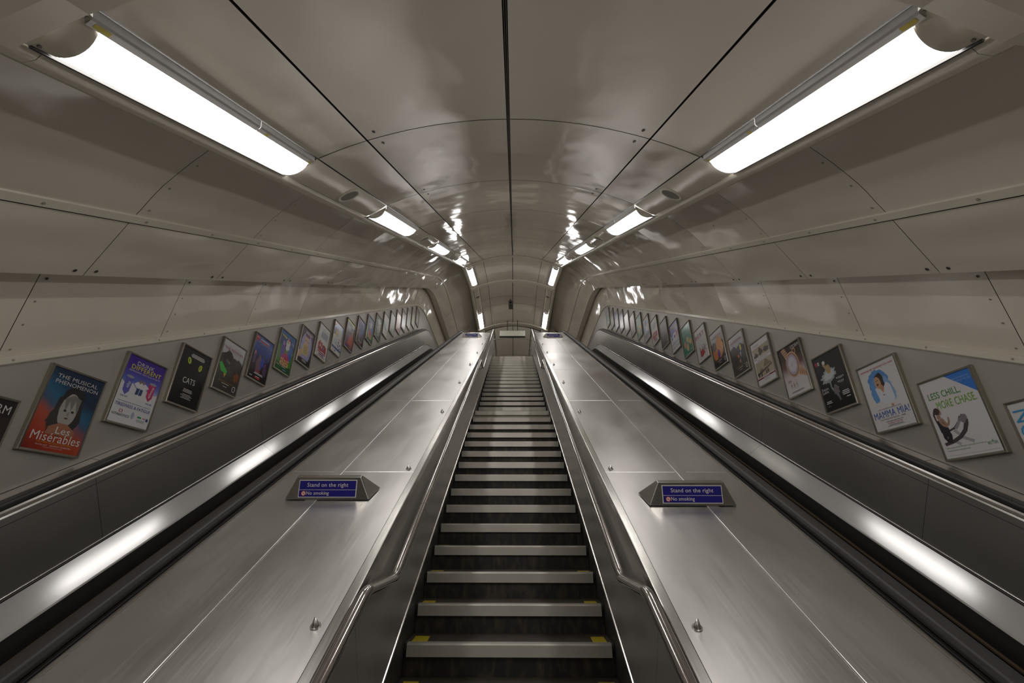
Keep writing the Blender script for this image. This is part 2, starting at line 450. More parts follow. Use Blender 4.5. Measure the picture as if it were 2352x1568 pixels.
# battens and poster trims
for i, sg in enumerate((-1, 1)):
    BAT = [(2.300, .478), (2.292, .462), (2.326, .426), (2.342, .432)]
    mb = MB(); ss = LOWS + [1.07, 1.25] + OVS[1:-1] + rng(S0T, S0T+AT, 6) + [SEND-.12, SEND+.12, SEND+4.8]
    mb.grid([[T(sg*x, p, s) for x, p in BAT] for s in ss], 0, False)
    for k in range(24):
        s = 1.6+.61*k
        if s > S0T: break
        a = T(sg*2.309, .443, s); b = T(sg*2.25, .385, s); t = T(sg*2.309, .443, s+.02)
        nn = Vector(b)-Vector(a); mb.disc(Vector(a)+nn.normalized()*.002, nn, Vector(t)-Vector(a), .008, 1, 10, h=.002)
    struct('trim_%d' % (7+i), mb, [M_trim, M_screw_l])
    mb = MB()
    TR = [(3.072, -.388), (3.038, -.386), (3.028, -.392), (3.028, -.428), (3.036, -.436), (3.072, -.436)]
    mb.grid([[T(sg*x, p, s) for x, p in TR] for s in ss], 0, False)
    for k in range(24):
        s = 1.5+.55*k
        if s > S0T: break
        a = T(sg*3.028, -.41, s); t = T(sg*3.028, -.41, s+.02)
        mb.disc(Vector(a)+Vector((-sg*.001, 0, 0)), (-sg, 0, 0), Vector(t)-Vector(a), .007, 1, 10, h=.002)
    struct('trim_%d' % (9+i), mb, [M_trim, M_screw_l])

# ends of the shaft
mb = MB(); Y0 = T(0, 0, LOWS[0])[1]
mb.box(-3.3, 3.3, Y0-.1, Y0, -.3, 4.2); struct('wall_back', mb, M_wall)
mb = MB(); a = T(0, 1.1, SEND+4.75); mb.box(-3.4, 3.4, a[1]-.3, a[1]-.2, a[2]-4.5, a[2]+1.2); struct('wall_front', mb, M_wall)

# ------------------------------------------------------------------ floors
mb = MB(); mb.box(-3.07, 3.07, Y0, 1.72, -.12, 0); struct('floor', mb, M_floor)
R2, H2 = .2957, .1896
YS, ZS = 3.447, -.696+EYE
TOPY = 8.58 + 15*R2
mb = MB(); mb.box(-.66, .66, TOPY+.05, 15.5, ZU-.12, ZU-.001); mb.box(-3.07, 3.07, 15.5, 22.5, ZU-.14, ZU-.002); struct('floor.001', mb, M_floor)

# ------------------------------------------------------------------ the fixed staircase
st = thing('staircase', 'long fixed staircase with black risers and pale metal nosings climbing between the steel decks', 'staircase', (0, 1.6, 0))
steps = []
for k in range(-5, 15): steps.append((YS+.2912*k, ZS+.1872*k, .2912, .1872, k))
steps.append((8.58-R2, 2.273-H2+EYE, R2, H2, 15))
for i in range(16): steps.append((8.58+R2*i, 2.273+H2*i+EYE, R2, H2, 16+i))
for i, (y, z, r, h, k) in enumerate(steps):
    ynext = steps[i+1][0] if i+1 < len(steps) else y+.3
    hw = .68
    if k in (13, 14): hw = .655
    mb = MB()
    # riser set back under the nosing; tread back to the next riser
    mb.box(-.699, .699, y+.022, y+.06, z-h-.005, z-.03, 1 if k != 14 else 2)
    mb.box(-.699, .699, y+.015, ynext+.05, z-.04, z-.002, 0)
    s = mb.build('step', [M_tread, M_riser, M_stone], st, (0, 1.6, 0))
    mb = MB()
    prof = [(y, z), (y+.045, z+.0015), (y+.045, z-.004), (y+.015, z-.006), (y+.012, z-.076), (y-.002, z-.076), (y-.004, z-.010)]
    i0 = len(mb.v)
    for x in (-hw, hw): mb.v += [(x, a, b) for a, b in prof]
    n = len(prof)
    for j in range(n): mb.face((j, (j+1) % n, n+(j+1) % n, n+j))
    mb.face(range(n)); mb.face(range(n, 2*n))
    nz = mb.build('nosing', M_nose, s, (0, 1.6, 0)); nz.location = (0, 0, 0)
    if -1 <= k <= 3:
        for sg in ((-1, 1) if k <= 2 else (-1,)):
            mb = MB(); x0, x1 = .556 - .02*random.random(), .662
            d = .215 if k < 1 else .16
            pts = [(x0+.01, y+.048), (x1, y+.048), (x1+.004, y+d), (x0+.02, y+d-.01*random.random())]
            i0 = len(mb.v)
            mb.v += [(sg*a, b, z+.0005) for a, b in pts] + [(sg*a, b, z-.003) for a, b in pts]
            mb.face((0, 1, 2, 3)); mb.face((4, 5, 6, 7))
            for j in range(4): mb.face((j, (j+1) % 4, 4+(j+1) % 4, 4+j))
            mb.build('yellow_marker', M_paint, s, (0, 1.6, 0))
mb = MB()   # closed soffit below the steps
mb.v += [(-.69, 1.9, -.1), (.69, 1.9, -.1), (.69, TOPY+.5, ZU-.5), (-.69, TOPY+.5, ZU-.5)]; mb.face((0, 1, 2, 3)); mb.build('underside', M_dark, st, (0, 1.6, 0))

# ------------------------------------------------------------------ steel decks, one each side of the staircase
ES = [-1.2, .4, 1.14] 
def stations(a, b, fn=None, n=8):
    out = [a]
    for k in [1.14, .62] + rng(S0E, S0E+AT, n):
        if a+.01 < k < b-.01: out.append(k)
    return sorted(out)+[b]
EEND = S0E+AT+1.6
PD = -1.31
seams = [-.9] + [3.04+2.085*i for i in range(0, 6)] + [S0E+AT*.5, EEND]
for nm, sg in (('left', -1), ('right', 1)):
    root = thing('steel_deck', 'brushed steel deck %s of the stairs with conical studs' % ('left' if sg < 0 else 'right'), 'deck', (sg*1.1, 1.0, 0), 'steel decks beside the stairs')
    off = (sg*1.1, 1.0, 0)
    # top sheets, inner and outer of the cover strip
    for a, b in zip(seams[:-1], seams[1:]):
        for x0, x1 in ((.700, 1.214), (1.281, 1.590)):
            mb = MB()
            sts = stations(a+.0022, b-.0022)
            mb.grid([[E(sg*x, PD-(.003 if j == 0 else 0), s) for x in rng(x0, x1, 3)] for j, s in enumerate([sts[0], sts[0]+.004]+sts[1:])], 0, False)
            # hemmed cross edges
            for s in (b-.0022,):
                mb.grid([[E(sg*x, PD, s) for x in (x0, x1)], [E(sg*x, PD-.012, s) for x in (x0, x1)]], 0, False)
            mb.build('top_sheet', M_deck, root, off)
    mb = MB(); full = stations(-.9, EEND)
    mb.grid([[E(sg*x, p, s) for x, p in ((1.2095, PD-.002), (1.2125, PD+.004), (1.2155, PD+.005), (1.283, PD+.005), (1.286, PD-.002))] for s in full], 0, False)
    k = 0
    while 1.7+.62*k < 13.5:
        for x in (1.226, 1.268):
            s = 1.7+.62*k + (.06 if x > 1.25 else 0); a = E(sg*x, PD+.004, s); b = E(sg*x, PD+.05, s)
            mb.disc(a, Vector(b)-Vector(a), (1, 0, 0), .006, 0, 8, h=.002)
        k += 2
    mb.build('cover_strip', M_deck, root, off)
    mb = MB()   # rounded inner edge strip
    mb.grid([[E(sg*x, p, s) for x, p in ((.698, PD-.003), (.697, PD+.0015), (.658, PD+.0015), (.654, PD-.001), (.653, PD-.006), (.653, PD-.05))] for s in full], 0, False)
    mb.build('edge_strip', M_edge, root, off)
    mb = MB()   # dark underlay beneath the joints
    mb.grid([[E(sg*x, PD-.012, s) for x in (.66, 1.62)] for s in full], 0, False); mb.build('underlay', M_gap, root, off)
    mb = MB()   # outer chamfer towards the handrail
    mb.grid([[E(sg*x, p, s) for x, p in ((1.5905, PD-.004), (1.5935, PD+.0025), (1.596, PD+.003), (1.612, PD+.003), (1.642, PD-.012))] for s in full], 0, False)
    mb.build('outer_strip', M_edge, root, off)
    # stair side sheets with a bright bottom edge
    ss2 = [-.9, .35] + [1.72+1.50*i for i in range(0, 8)] + [S0E, S0E+AT*.5, S0E+AT, EEND]
    for a, b in zip(ss2[:-1], ss2[1:]):
        mb = MB()
        mb.grid([[E(sg*.655, p, s) for p in (PD-.05, -1.6, -1.85, -2.028)] for s in stations(a+.001, b-.001)], 0, True)
        mb.grid([[E(sg*x, p, s) for x, p in ((.655, -2.022), (.649, -2.025), (.646, -2.032), (.650, -2.038), (.668, -2.040))] for s in stations(a+.001, b-.001)], 1, False)
        mb.build('side_sheet', [M_side, M_edge], root, off)
    mb = MB()
    mb.grid([[E(sg*x, p, s) for x, p in ((.668, PD-.05), (.7015, -2.03), (.7015, -2.9))] for s in full], 0, False); mb.build('skirting', M_skirt, root, off)
    # conical studs
    k = 0
    while 1.565+1.53*k < 13.9:
        s = 1.565+1.53*k; a = E(sg*.75, PD, s); b = E(sg*.75, PD+.05, s)
        mb = MB(); nn = Vector(b)-Vector(a)
        mb.disc(Vector(a)+nn.normalized()*.0005, nn, (1, 0, 0), .0205, 0, 20, h=.004); mb.cone(Vector(a)+nn.normalized()*.004, nn, .0165, .036)
        mb.build('stud', M_edge, root, off); k += 1

# ------------------------------------------------------------------ stair handrails
Zr = lambda z: z+EYE
for nm, sg in (('left', -1), ('right', 1)):
    root = thing('stair_handrail', 'polished steel tube handrail cranked at the landings along the %s side of the stairs' % nm, 'handrail', (sg*.6, 1.0, 0), 'stair handrails')
    off = (sg*.6, 1.0, 0); X = sg*.60
    pts = [(X, .30, Zr(-1.00)), (X, .75, Zr(-1.005)), (X, 2.11, Zr(-.245)), (X, 2.60, Zr(-.238)), (X, 7.78, Zr(2.99)), (X, 8.26, Zr(2.995)), (X, 12.70, Zr(5.93)), (X, 14.6, Zr(5.95)), (X, 14.75, Zr(5.75)), (X, 14.75, Zr(5.2))]
    mb = MB(); mb.tube(smooth_pts(pts, .06), .025, 0, 18); mb.build('rail', M_rail, root, off)
    # collar rings where the tube is joined
    for y0, z0, y1, z1 in ((2.60, -.238, 7.78, 2.99), (8.26, 2.995, 12.70, 5.93)):
        for t in ((.12, .55) if y0 < 3 else (.35,)):
            p = Vector((X, y0+(y1-y0)*t, Zr(z0+(z1-z0)*t))); d = Vector((0, y1-y0, z1-z0)).normalized()
            mb = MB(); mb.tube([p-d*.002, p+d*.002], .0256, 0, 18); mb.build('joint_ring', M_screw, root, off)
    # hooked brackets
    bp = []
    for t in rng(.09, .93, 5): bp.append((2.60+(7.78-2.60)*t, -.238+(2.99+.238)*t))
    for t in rng(.06, .94, 4): bp.append((8.26+(12.70-8.26)*t, 2.995+(5.93-2.995)*t))
    bp += [(8.02, 2.993), (1.45, -.615), (13.4, 5.94), (14.2, 5.945)]
    for y, z in bp:
        mb = MB(); q = smooth_pts([(X, y, Zr(z)-.022), (X+sg*.004, y, Zr(z)-.085), (sg*.656, y, Zr(z)-.095)], .03, 5)
        mb.tube(q, .0075, 0, 8); mb.disc((sg*.654, y, Zr(z)-.095), (-sg, 0, 0), (0, 0, 1), .022, 0, 14, h=.004)
        mb.build('bracket', M_rail, root, off)

# ------------------------------------------------------------------ escalators
for nm, sg in (('left', -1), ('right', 1)):
    root = thing('escalator', 'steep escalator in dark brushed steel beside the %s poster wall' % nm, 'escalator', (sg*2.25, 1.0, 0), 'escalators on both sides of the stairs')
    off = (sg*2.25, 1.0, 0)
    full = stations(-.9, EEND)
    def hr(x0, x1, pb, pt):   # handrail section: rounded top
        w_ = x1-x0; c = (x0+x1)/2; pr = []
        for k in range(13):
            a = math.pi*(1-k/12); ca, sa = math.cos(a), math.sin(a)
            pr.append((c + w_/2*math.copysign(abs(ca)**.38, ca), pb+.006+(pt-pb-.006)*sa**.38))
        return [(x0+.008, pb)] + pr + [(x1-.008, pb)]
    mb = MB(); mb.prism(side(hr(1.646, 1.722, -1.312, -1.263), sg), E, full, 0, True); mb.build('moving_handrail', M_rubber, root, off)
    mb = MB(); mb.prism(side(hr(2.848, 2.924, -1.232, -1.184), sg), E, full, 0, True); mb.build('moving_handrail', M_rubber, root, off)
    # handrail guides
    mb = MB()
    mb.grid([[E(sg*x, p, s) for x, p in ((1.722, -1.30), (1.735, -1.318), (1.742, -1.345))] for s in full], 0, True)
    mb.grid([[E(sg*x, p, s) for x, p in ((1.642, -1.325), (1.66, -1.322))] for s in full], 1, True)
    mb.build('handrail_guide', [M_guide, M_gap], root, off)
    mb = MB()
    mb.grid([[E(sg*x, p, s) for x, p in ((2.852, -1.226), (2.845, -1.222), (2.838, -1.232), (2.822, -1.240), (2.818, -1.236), (2.812, -1.240), (2.808, -1.250))] for s in full], 0, False)
    mb.build('handrail_guide', M_guide, root, off)
    # outer deck against the wall
    mb = MB()
    cuts = [-.9, 1.3] + [2.0+1.02*i for i in range(0, 12)] + [S0E+AT, EEND]
    for a, b in zip(cuts[:-1], cuts[1:]):
        mb.grid([[E(sg*x, p, s) for x, p in ((2.922, -1.236), (2.955, -1.222), (3.035, -1.205), (3.051, -1.203))] for s in stations(a+.002, b-.002)], 0, False)
    mb.build('outer_deck', M_side, root, off)
    # balustrade panels
    cuts = [-.9, .85] + [2.80+1.93*i for i in range(0, 5)] + [12.2, 12.85, 13.5, 14.1, 14.7, 15.3, EEND]
    for a, b in zip(cuts[:-1], cuts[1:]):
        mb = MB()
        mb.grid([[E(sg*(2.808-.0*abs(p)), p, s) for p in rng(-1.25, -1.686, 5)] for s in stations(a+.0015, b-.0015)], 0, True)
        mb.grid([[E(sg*(2.806), p, s) for p in (-1.29, -1.293)] for s in stations(a+.0015, b-.0015)], 1, False)
        mb.build('balustrade_panel', [M_panel, M_gap], root, off)
    for a, b in zip(cuts[:-1], cuts[1:]):
        mb = MB()
        mb.grid([[E(sg*1.744, p, s) for p in (-1.345, -1.5, -1.70)] for s in stations(a+.0015, b-.0015)], 0, True)
        mb.build('balustrade_panel', M_panel, root, off)
    # bead, sloping ledge and skirt, both sides
    for xo, d in ((2.808, -1), (1.744, 1)):
        mb = MB()
        mb.grid([[E(sg*(xo+d*x), p, s) for x, p in ((0, -1.682), (.004, -1.684), (.007, -1.692), (.004, -1.698))] for s in full], 0, True)
        mb.build('bead', M_guide, root, off)
        mb = MB()
        mb.grid([[E(sg*(xo+d*x), p, s) for x, p in ((.002, -1.698), (.003, -1.712))] for s in full], 0, False)
        mb.build('shadow_groove', M_gap, root, off)
        mb = MB()
        lc = [-.9, 1.9, 4.72, 7.5, 10.1, EEND]
        for a, b in zip(lc[:-1], lc[1:]):
            mb.grid([[E(sg*(xo+d*x), p, s) for x, p in ((.003, -1.708), (.124, -1.820), (.131, -1.828), (.133, -1.84))] for s in stations(a+.0012, b-.0012)], 0, False)
        mb.build('ledge', M_ledge, root, off)
        mb = MB()
        mb.grid([[E(sg*(xo+d*.134), p, s) for p in (-1.828, -2.35)] for s in full], 0, False)
        mb.build('skirt', M_skirt, root, off)
        mb = MB(); mb.prism(side([(xo+d*.134, -1.955), (xo+d*.15, -1.958), (xo+d*.15, -1.968), (xo+d*.134, -1.972)], sg), E, full, 0, False)
        mb.build('skirt_brush', M_brush, root, off)
    # moving steps (a saw-tooth band between the skirts)
    mb = MB(); x0, x1 = 1.895, 2.66
    z = 0.02; y = 1.9; n = 0
    def stepline():
        pts = [(-.9, 0.0), (1.35, 0.0)]
        y, z = 1.35, 0.0
        while z < ZU-.21: 
            z += .20; pts.append((y, z)); y += .3464; pts.append((y, z))
        pts += [(y, ZU), (y+1.5, ZU)]
        return pts
    sl = stepline()
    mb.grid([[(sg*x0, a, b+.01), (sg*x1, a, b+.01)] for a, b in sl], 0, False)
    mb.build('step_band', mat_plain('step_cleats', (.06, .06, .06), .5, .6), root, off)

# ------------------------------------------------------------------ lamps in the channel
def place(s):
    if s < 4: return 'nearest'
names = {0: 'added unseen, farther back above lower landing', 1: 'added unseen over the lower landing', 2: 'nearest and largest of its row', 3: 'second up its row', 4: 'third up its row', 5: 'fourth up its row', 6: 'fifth up its row', 7: 'farthest of its row'}
for sg in (-1, 1):
    row = 'left' if sg < 0 else 'right'
    for i, (a, b) in enumerate(LAMPS):
        loc = TF(sg*1.33, .80, (a+b)/2)
        dim = (i == 4 and sg > 0)
        root = thing('ceiling_light', '%s fluorescent ceiling light, %s in the %s-hand ceiling channel' % ('dim' if dim else 'white', names[i], row), 'ceiling light', loc, 'fluorescent lights in the ceiling channels')
        e0 = .078; a1, b1 = a+.006, b-.006
        def lp(t, bulge=.036):   # across the lens
            x = 1.270+(1.427-1.270)*t; p = .826+(.747-.826)*t
            k = (4*t*(1-t))**.8
            return (x-.45*bulge*k, p-.89*bulge*k)
        mb = MB()
        ss = [a1+e0, a1+e0+.02, (a+b)/2, b1-.055, b1-.03, b1-.02]
        rows = []
        for j, s in enumerate(ss):
            q = (.036, .036, .036, .036, .030, .015)[j]
            rows.append([TF(sg*x, p, s) for x, p in [lp(t, q) for t in rng(0, 1, 14)]])
        mb.grid(rows, 0, True)
        mb.build('diffuser', M_lensdim if dim else M_lens, root, loc)
        mb = MB()   # inner casing strip with a split, end plates
        for c0, c1 in ((a1+.03, a+(b-a)*.6-.003), (a+(b-a)*.6+.003, b1-.012)):
            mb.grid([[TF(sg*x, p, s) for x, p in ((1.236, .855), (1.240, .828), (1.246, .820), (1.266, .808), (1.268, .826))] for s in (c0, c1)], 0, False)
        mb.grid([[TF(sg*x, p, s) for x, p in ((1.428, .748), (1.434, .742), (1.437, .75))] for s in (a1, b1)], 0, False)
        mb.build('casing', M_lampmetal, root, loc)
        mb = MB(); mb.prism([(sg*x, p) for x, p in ((1.428, .752), (1.430, .737), (1.436, .735), (1.440, .750))], TF, [a1+.02, b1-.02]); mb.build('seal', M_skirt, root, loc)
        mb = MB()   # near end cover: flat plate running to the arch of the lens
        q = [lp(t) for t in rng(0, 1, 14)]
        fl = [(1.238+(1.434-1.238)*t, .836+(.742-.836)*t) for t in rng(0, 1, 14)]
        mb.grid([[TF(sg*x, p, a1+.004) for x, p in fl], [TF(sg*(fl[j][0]*.45+q[j][0]*.55), fl[j][1]*.45+q[j][1]*.55, a1+e0*.8) for j in range(15)], [TF(sg*x, p-.002, a1+e0*.97) for x, p in q], [TF(sg*x, p-.002, a1+e0+.004) for x, p in q]], 0, True)
        mb.build('end_cap', [M_trim, M_screw], root, loc); mb = MB()
        q2 = [lp(t, .018) for t in rng(0, 1, 14)]
        mb.grid([[TF(sg*x, p, b1-.022) for x, p in q2], [TF(sg*x, p, b1) for x, p in fl]], 0, True)
        mb.build('end_cap', [M_trim, M_screw], root, loc); mb = MB()
        for ds, x, p in ((.03, 1.415, .750), (.02, 1.25, .825)):
            c = TF(sg*x, p-.004, a1+ds); c2 = TF(sg*(x-.02), p-.04, a1+ds); mb.disc(c, Vector(c2)-Vector(c), (0, 1, 0), .006, 1, 10, h=.003)
        mb.build('screw', [M_trim, M_screw], root, loc)
        if i in (2, 3, 4):
            for f in (.035, .64, .955):
                mb = MB(); s = a+(b-a)*f
                mb.grid([[TF(sg*x, p, s+d) for x, p in ((1.2475, .8180), (1.2615, .8095))] for d in (0, .055 if f < .1 else .03)], 0, False)
                mb.build('sticker', M_yellow_st, root, loc)

# ------------------------------------------------------------------ speakers in the channel
for sg in (-1, 1):
    row = 'left' if sg < 0 else 'right'
    for i, s in enumerate((3.70, 6.72, 9.78, 12.75, 16.35)):
        loc = TF(sg*1.33, .79, s)
        where = ('nearest of its row', 'second up its row', 'third up its row', 'fourth up its row', 'above the top landing')[i]
        root = thing('ceiling_speaker', 'round grey ceiling loudspeaker, %s in the %s-hand light channel' % (where, row), 'loudspeaker', loc, 'round speakers in the ceiling channels')
        x, p = chan(.5); a = Vector(TF(sg*x, p, s)); nn = Vector(TF(sg*(x-.44), p-.9, s))-a; t = Vector(TF(sg*x, p, s+.1))-a
        nn.normalize()
        mb = MB()
        tu = (t-nn*t.dot(nn)).normalized(); tv = nn.cross(tu); n = 28
        def ring(r, h): return [tuple(a+tu*r*math.cos(2*math.pi*k/n)+tv*r*math.sin(2*math.pi*k/n)+nn*h) for k in range(n+1)]
        mb.grid([ring(.096, -.012), ring(.096, .003), ring(.092, .006), ring(.078, .007), ring(.074, .003)], 0, True)
        mb.build('bezel', M_trim, root, loc)
        mb = MB(); mb.disc(a+nn*.004, nn, t, .075, 0, 28); mb.build('grille', M_speaker, root, loc)

# ------------------------------------------------------------------ security camera, hanging sign
sx, sy = -.085, 15.15; zc = 8.387+EYE
root = thing('security_camera', 'grey security camera hanging from the ceiling above the top landing', 'security camera', (sx, sy, zc-.45))
off = (sx, sy, zc-.45)
mb = MB(); mb.tube([(sx, sy, zc+.01), (sx, sy, zc-.20)], .018); mb.box(sx-.045, sx+.045, sy-.045, sy+.045, zc-.12, zc-.06); mb.box(sx-.03, sx+.03, sy-.04, sy+.04, zc-.24, zc-.18); mb.build('mount', M_screw, root, off)
mb = MB(); mb.box(sx-.075, sx+.075, sy-.30, sy+.12, zc-.38, zc-.24)
mb.box(sx-.085, sx+.085, sy-.32, sy+.10, zc-.242, zc-.232); mb.build('housing', mat_plain('camera_grey', (.12, .115, .10), .5), root, off)
mb = MB(); mb.disc((sx, sy-.301, zc-.31), (0, -1, 0), (1, 0, 0), .045, 0, 18, h=.012); mb.build('lens', mat_plain('lens_black', (.005, .005, .006), .1), root, off)

hy = 17.0
root = thing('hanging_sign', 'long blank cream sign box hanging on two black rods above the top landing', 'sign', (.0, hy, 7.62+EYE))
off = (0, hy, 7.62+EYE)
mb = MB(); mb.box(-.57, .53, hy, hy+.12, 7.62+EYE, 7.87+EYE); mb.build('sign_box', mat_plain('sign_cream', (.62, .62, .52), .4), root, off)
mb = MB(); mb.box(-.575, .535, hy-.005, hy+.125, 7.595+EYE, 7.622+EYE); mb.build('bottom_rim', mat_plain('rim_dark', (.05, .055, .045), .5), root, off)
for x in (-.24, .20):
    mb = MB(); mb.box(x-.014, x+.014, hy+.045, hy+.075, 7.86+EYE, 8.40+EYE); mb.build('rod', M_skirt, root, off)

# ------------------------------------------------------------------ flat artwork: text and shapes
_TX = {}
def text_mesh(s, bold=0.0):
    key = (s, bold)
    if key in _TX: return _TX[key]
    cu = bpy.data.curves.new('t', 'FONT'); cu.body = s; cu.size = 1; cu.resolution_u = 3; cu.offset = bold; cu.space_character = 1.04
    ob = bpy.data.objects.new('t', cu); C.objects.link(ob)
    dg = bpy.context.evaluated_depsgraph_get(); me = bpy.data.meshes.new_from_object(ob.evaluated_get(dg))
    v = [(p.co.x, p.co.y) for p in me.vertices]; f = [tuple(q.vertices) for q in me.polygons]
    C.objects.unlink(ob); bpy.data.objects.remove(ob); bpy.data.curves.remove(cu); bpy.data.meshes.remove(me)
    x0 = min(a for a, _ in v); x1 = max(a for a, _ in v); y0 = min(b for _, b in v); y1 = max(b for _, b in v)
    v = [((a-x0)/(x1-x0)-.5, (b-y0)/(y1-y0)-.5) for a, b in v]
    _TX[key] = (v, f); return _TX[key]

COL = {}
def ink(c, gloss=.3):
    key = tuple(round(x, 3) for x in c)
    if key not in COL:
        m, n, l, b = newmat('ink_%02d' % len(COL)); b.inputs['Base Color'].default_value = (*c, 1); b.inputs['Roughness'].default_value = gloss
        b.inputs['Coat Weight'].default_value = .25; b.inputs['Coat Roughness'].default_value = .12
        COL[key] = m
    return COL[key]

class Art:
    """drawing on a w x h sheet lying in local XZ, facing -Y; unit coordinates"""
    def __init__(self, w, h, x0, z0, y=0): self.w, self.h, self.x0, self.z0, self.y = w, h, x0, z0, y; self.mb = MB(); self.mats = []; self.lay = 0
    def mi(self, c):
        m = ink(c)
        if m not in self.mats: self.mats.append(m)
        return self.mats.index(m)
    def poly(self, pts, c):
        self.lay += 1; i = len(self.mb.v); y = self.y-.0002-.00006*self.lay
        self.mb.v += [(self.x0+a*self.w, y, self.z0+b*self.h) for a, b in pts]; self.mb.face(range(i, i+len(pts)), self.mi(c))
    def rect(self, a0, b0, a1, b1, c): self.poly([(a0, b0), (a1, b0), (a1, b1), (a0, b1)], c)
    def ell(self, cx, cy, rx, ry, c, rot=0, n=24, wob=0, seed=1):
        rd = random.Random(seed); k = self.w/self.h; ca, sa = math.cos(rot), math.sin(rot); pts = []
        for i in range(n):
            t = 2*math.pi*i/n; q = 1+wob*(rd.random()-.5); x, y = rx*q*math.cos(t), ry/k*q*math.sin(t)
            pts.append((cx+x*ca-y*sa, cy+(x*sa+y*ca)*k))
        self.poly(pts, c)
    def text(self, s, cx, cy, w, h, c, rot=0, bold=0.0, skew=0):
        self.lay += 1; v, f = text_mesh(s, bold); i = len(self.mb.v); y = self.y-.0002-.00006*self.lay; mi = self.mi(c)
        ca, sa = math.cos(rot), math.sin(rot)
        for a, b in v:
            px, pz = a*w*self.w+skew*b*h*self.h, b*h*self.h
            self.mb.v.append((self.x0+cx*self.w+px*ca-pz*sa, y, self.z0+cy*self.h+px*sa+pz*ca))
        for q in f: self.mb.face([i+k for k in q], mi)
    def stroke(self, pts, w, c, w2=None):
        k = self.w/self.h; n = len(pts); w2 = w if w2 is None else w2; A_, B_ = [], []
        for i, (x, y) in enumerate(pts):
            x0, y0 = pts[max(0, i-1)]; x1, y1 = pts[min(n-1, i+1)]; dx, dy = (x1-x0), (y1-y0)/k; L = math.hypot(dx, dy) or 1
            ww = (w+(w2-w)*i/(n-1))/2; A_.append((x-dy/L*ww, y+dx/L*ww*k)); B_.append((x+dy/L*ww, y-dx/L*ww*k))
        self.lay += 1; i0 = len(self.mb.v); yy = self.y-.0002-.00006*self.lay; mi = self.mi(c)
        for a, b in zip(A_, B_): self.mb.v += [(self.x0+a[0]*self.w, yy, self.z0+a[1]*self.h), (self.x0+b[0]*self.w, yy, self.z0+b[1]*self.h)]
        for i in range(n-1): q = i0+2*i; self.mb.face((q, q+1, q+3, q+2), mi)
    def star(self, cx, cy, r, c):
        k = self.w/self.h
        self.poly([(cx+(r if i % 2 == 0 else r*.42)*math.sin(math.pi*i/5), cy+(r if i % 2 == 0 else r*.42)*math.cos(math.pi*i/5)*k) for i in range(10)], c)
    def lines(self, cx, cy, w, n, c, h=.008, gap=.018, seed=3):
        rd = random.Random(seed)
        for i in range(n):
            ww = w*(.6+.4*rd.random())/2; self.rect(cx-ww, cy-i*gap-h/2, cx+ww, cy-i*gap+h/2, c)
    def build(self, name, parent):
        if not self.mb.v: return
        o = self.mb.build(name, self.mats, parent, fixn=False); return o

def grad_mat(name, stops, warp=.0, diag=0.0, nscale=6, dx=0.0):
    m, n, l, b = newmat(name)
    tc = n.new('ShaderNodeTexCoord'); sep = n.new('ShaderNodeSeparateXYZ'); l.new(tc.outputs['Object'], sep.inputs[0])
    no = n.new('ShaderNodeTexNoise'); no.inputs['Scale'].default_value = nscale; no.inputs['Detail'].default_value = 4; l.new(tc.outputs['Object'], no.inputs['Vector'])
    a = n.new('ShaderNodeMath'); a.operation = 'MULTIPLY_ADD'; a.inputs[1].default_value = diag; l.new(sep.outputs['X'], a.inputs[0]); l.new(sep.outputs['Z'], a.inputs[2])
    s1 = n.new('ShaderNodeMath'); s1.operation = 'MULTIPLY_ADD'; s1.inputs[1].default_value = 1/.565; s1.inputs[2].default_value = -warp/2; l.new(a.outputs[0], s1.inputs[0])
    s2 = n.new('ShaderNodeMath'); s2.operation = 'MULTIPLY_ADD'; s2.inputs[1].default_value = warp; l.new(no.outputs['Fac'], s2.inputs[0]); l.new(s1.outputs[0], s2.inputs[2])
    cr = n.new('ShaderNodeValToRGB'); l.new(s2.outputs[0], cr.inputs[0])
    while len(cr.color_ramp.elements) < len(stops): cr.color_ramp.elements.new(.5)
    for e, (p, c) in zip(cr.color_ramp.elements, stops): e.position = p; e.color = (*c, 1)
    l.new(cr.outputs[0], b.inputs['Base Color']); b.inputs['Roughness'].default_value = .3
    b.inputs['Coat Weight'].default_value = .25; b.inputs['Coat Roughness'].default_value = .12
    return m

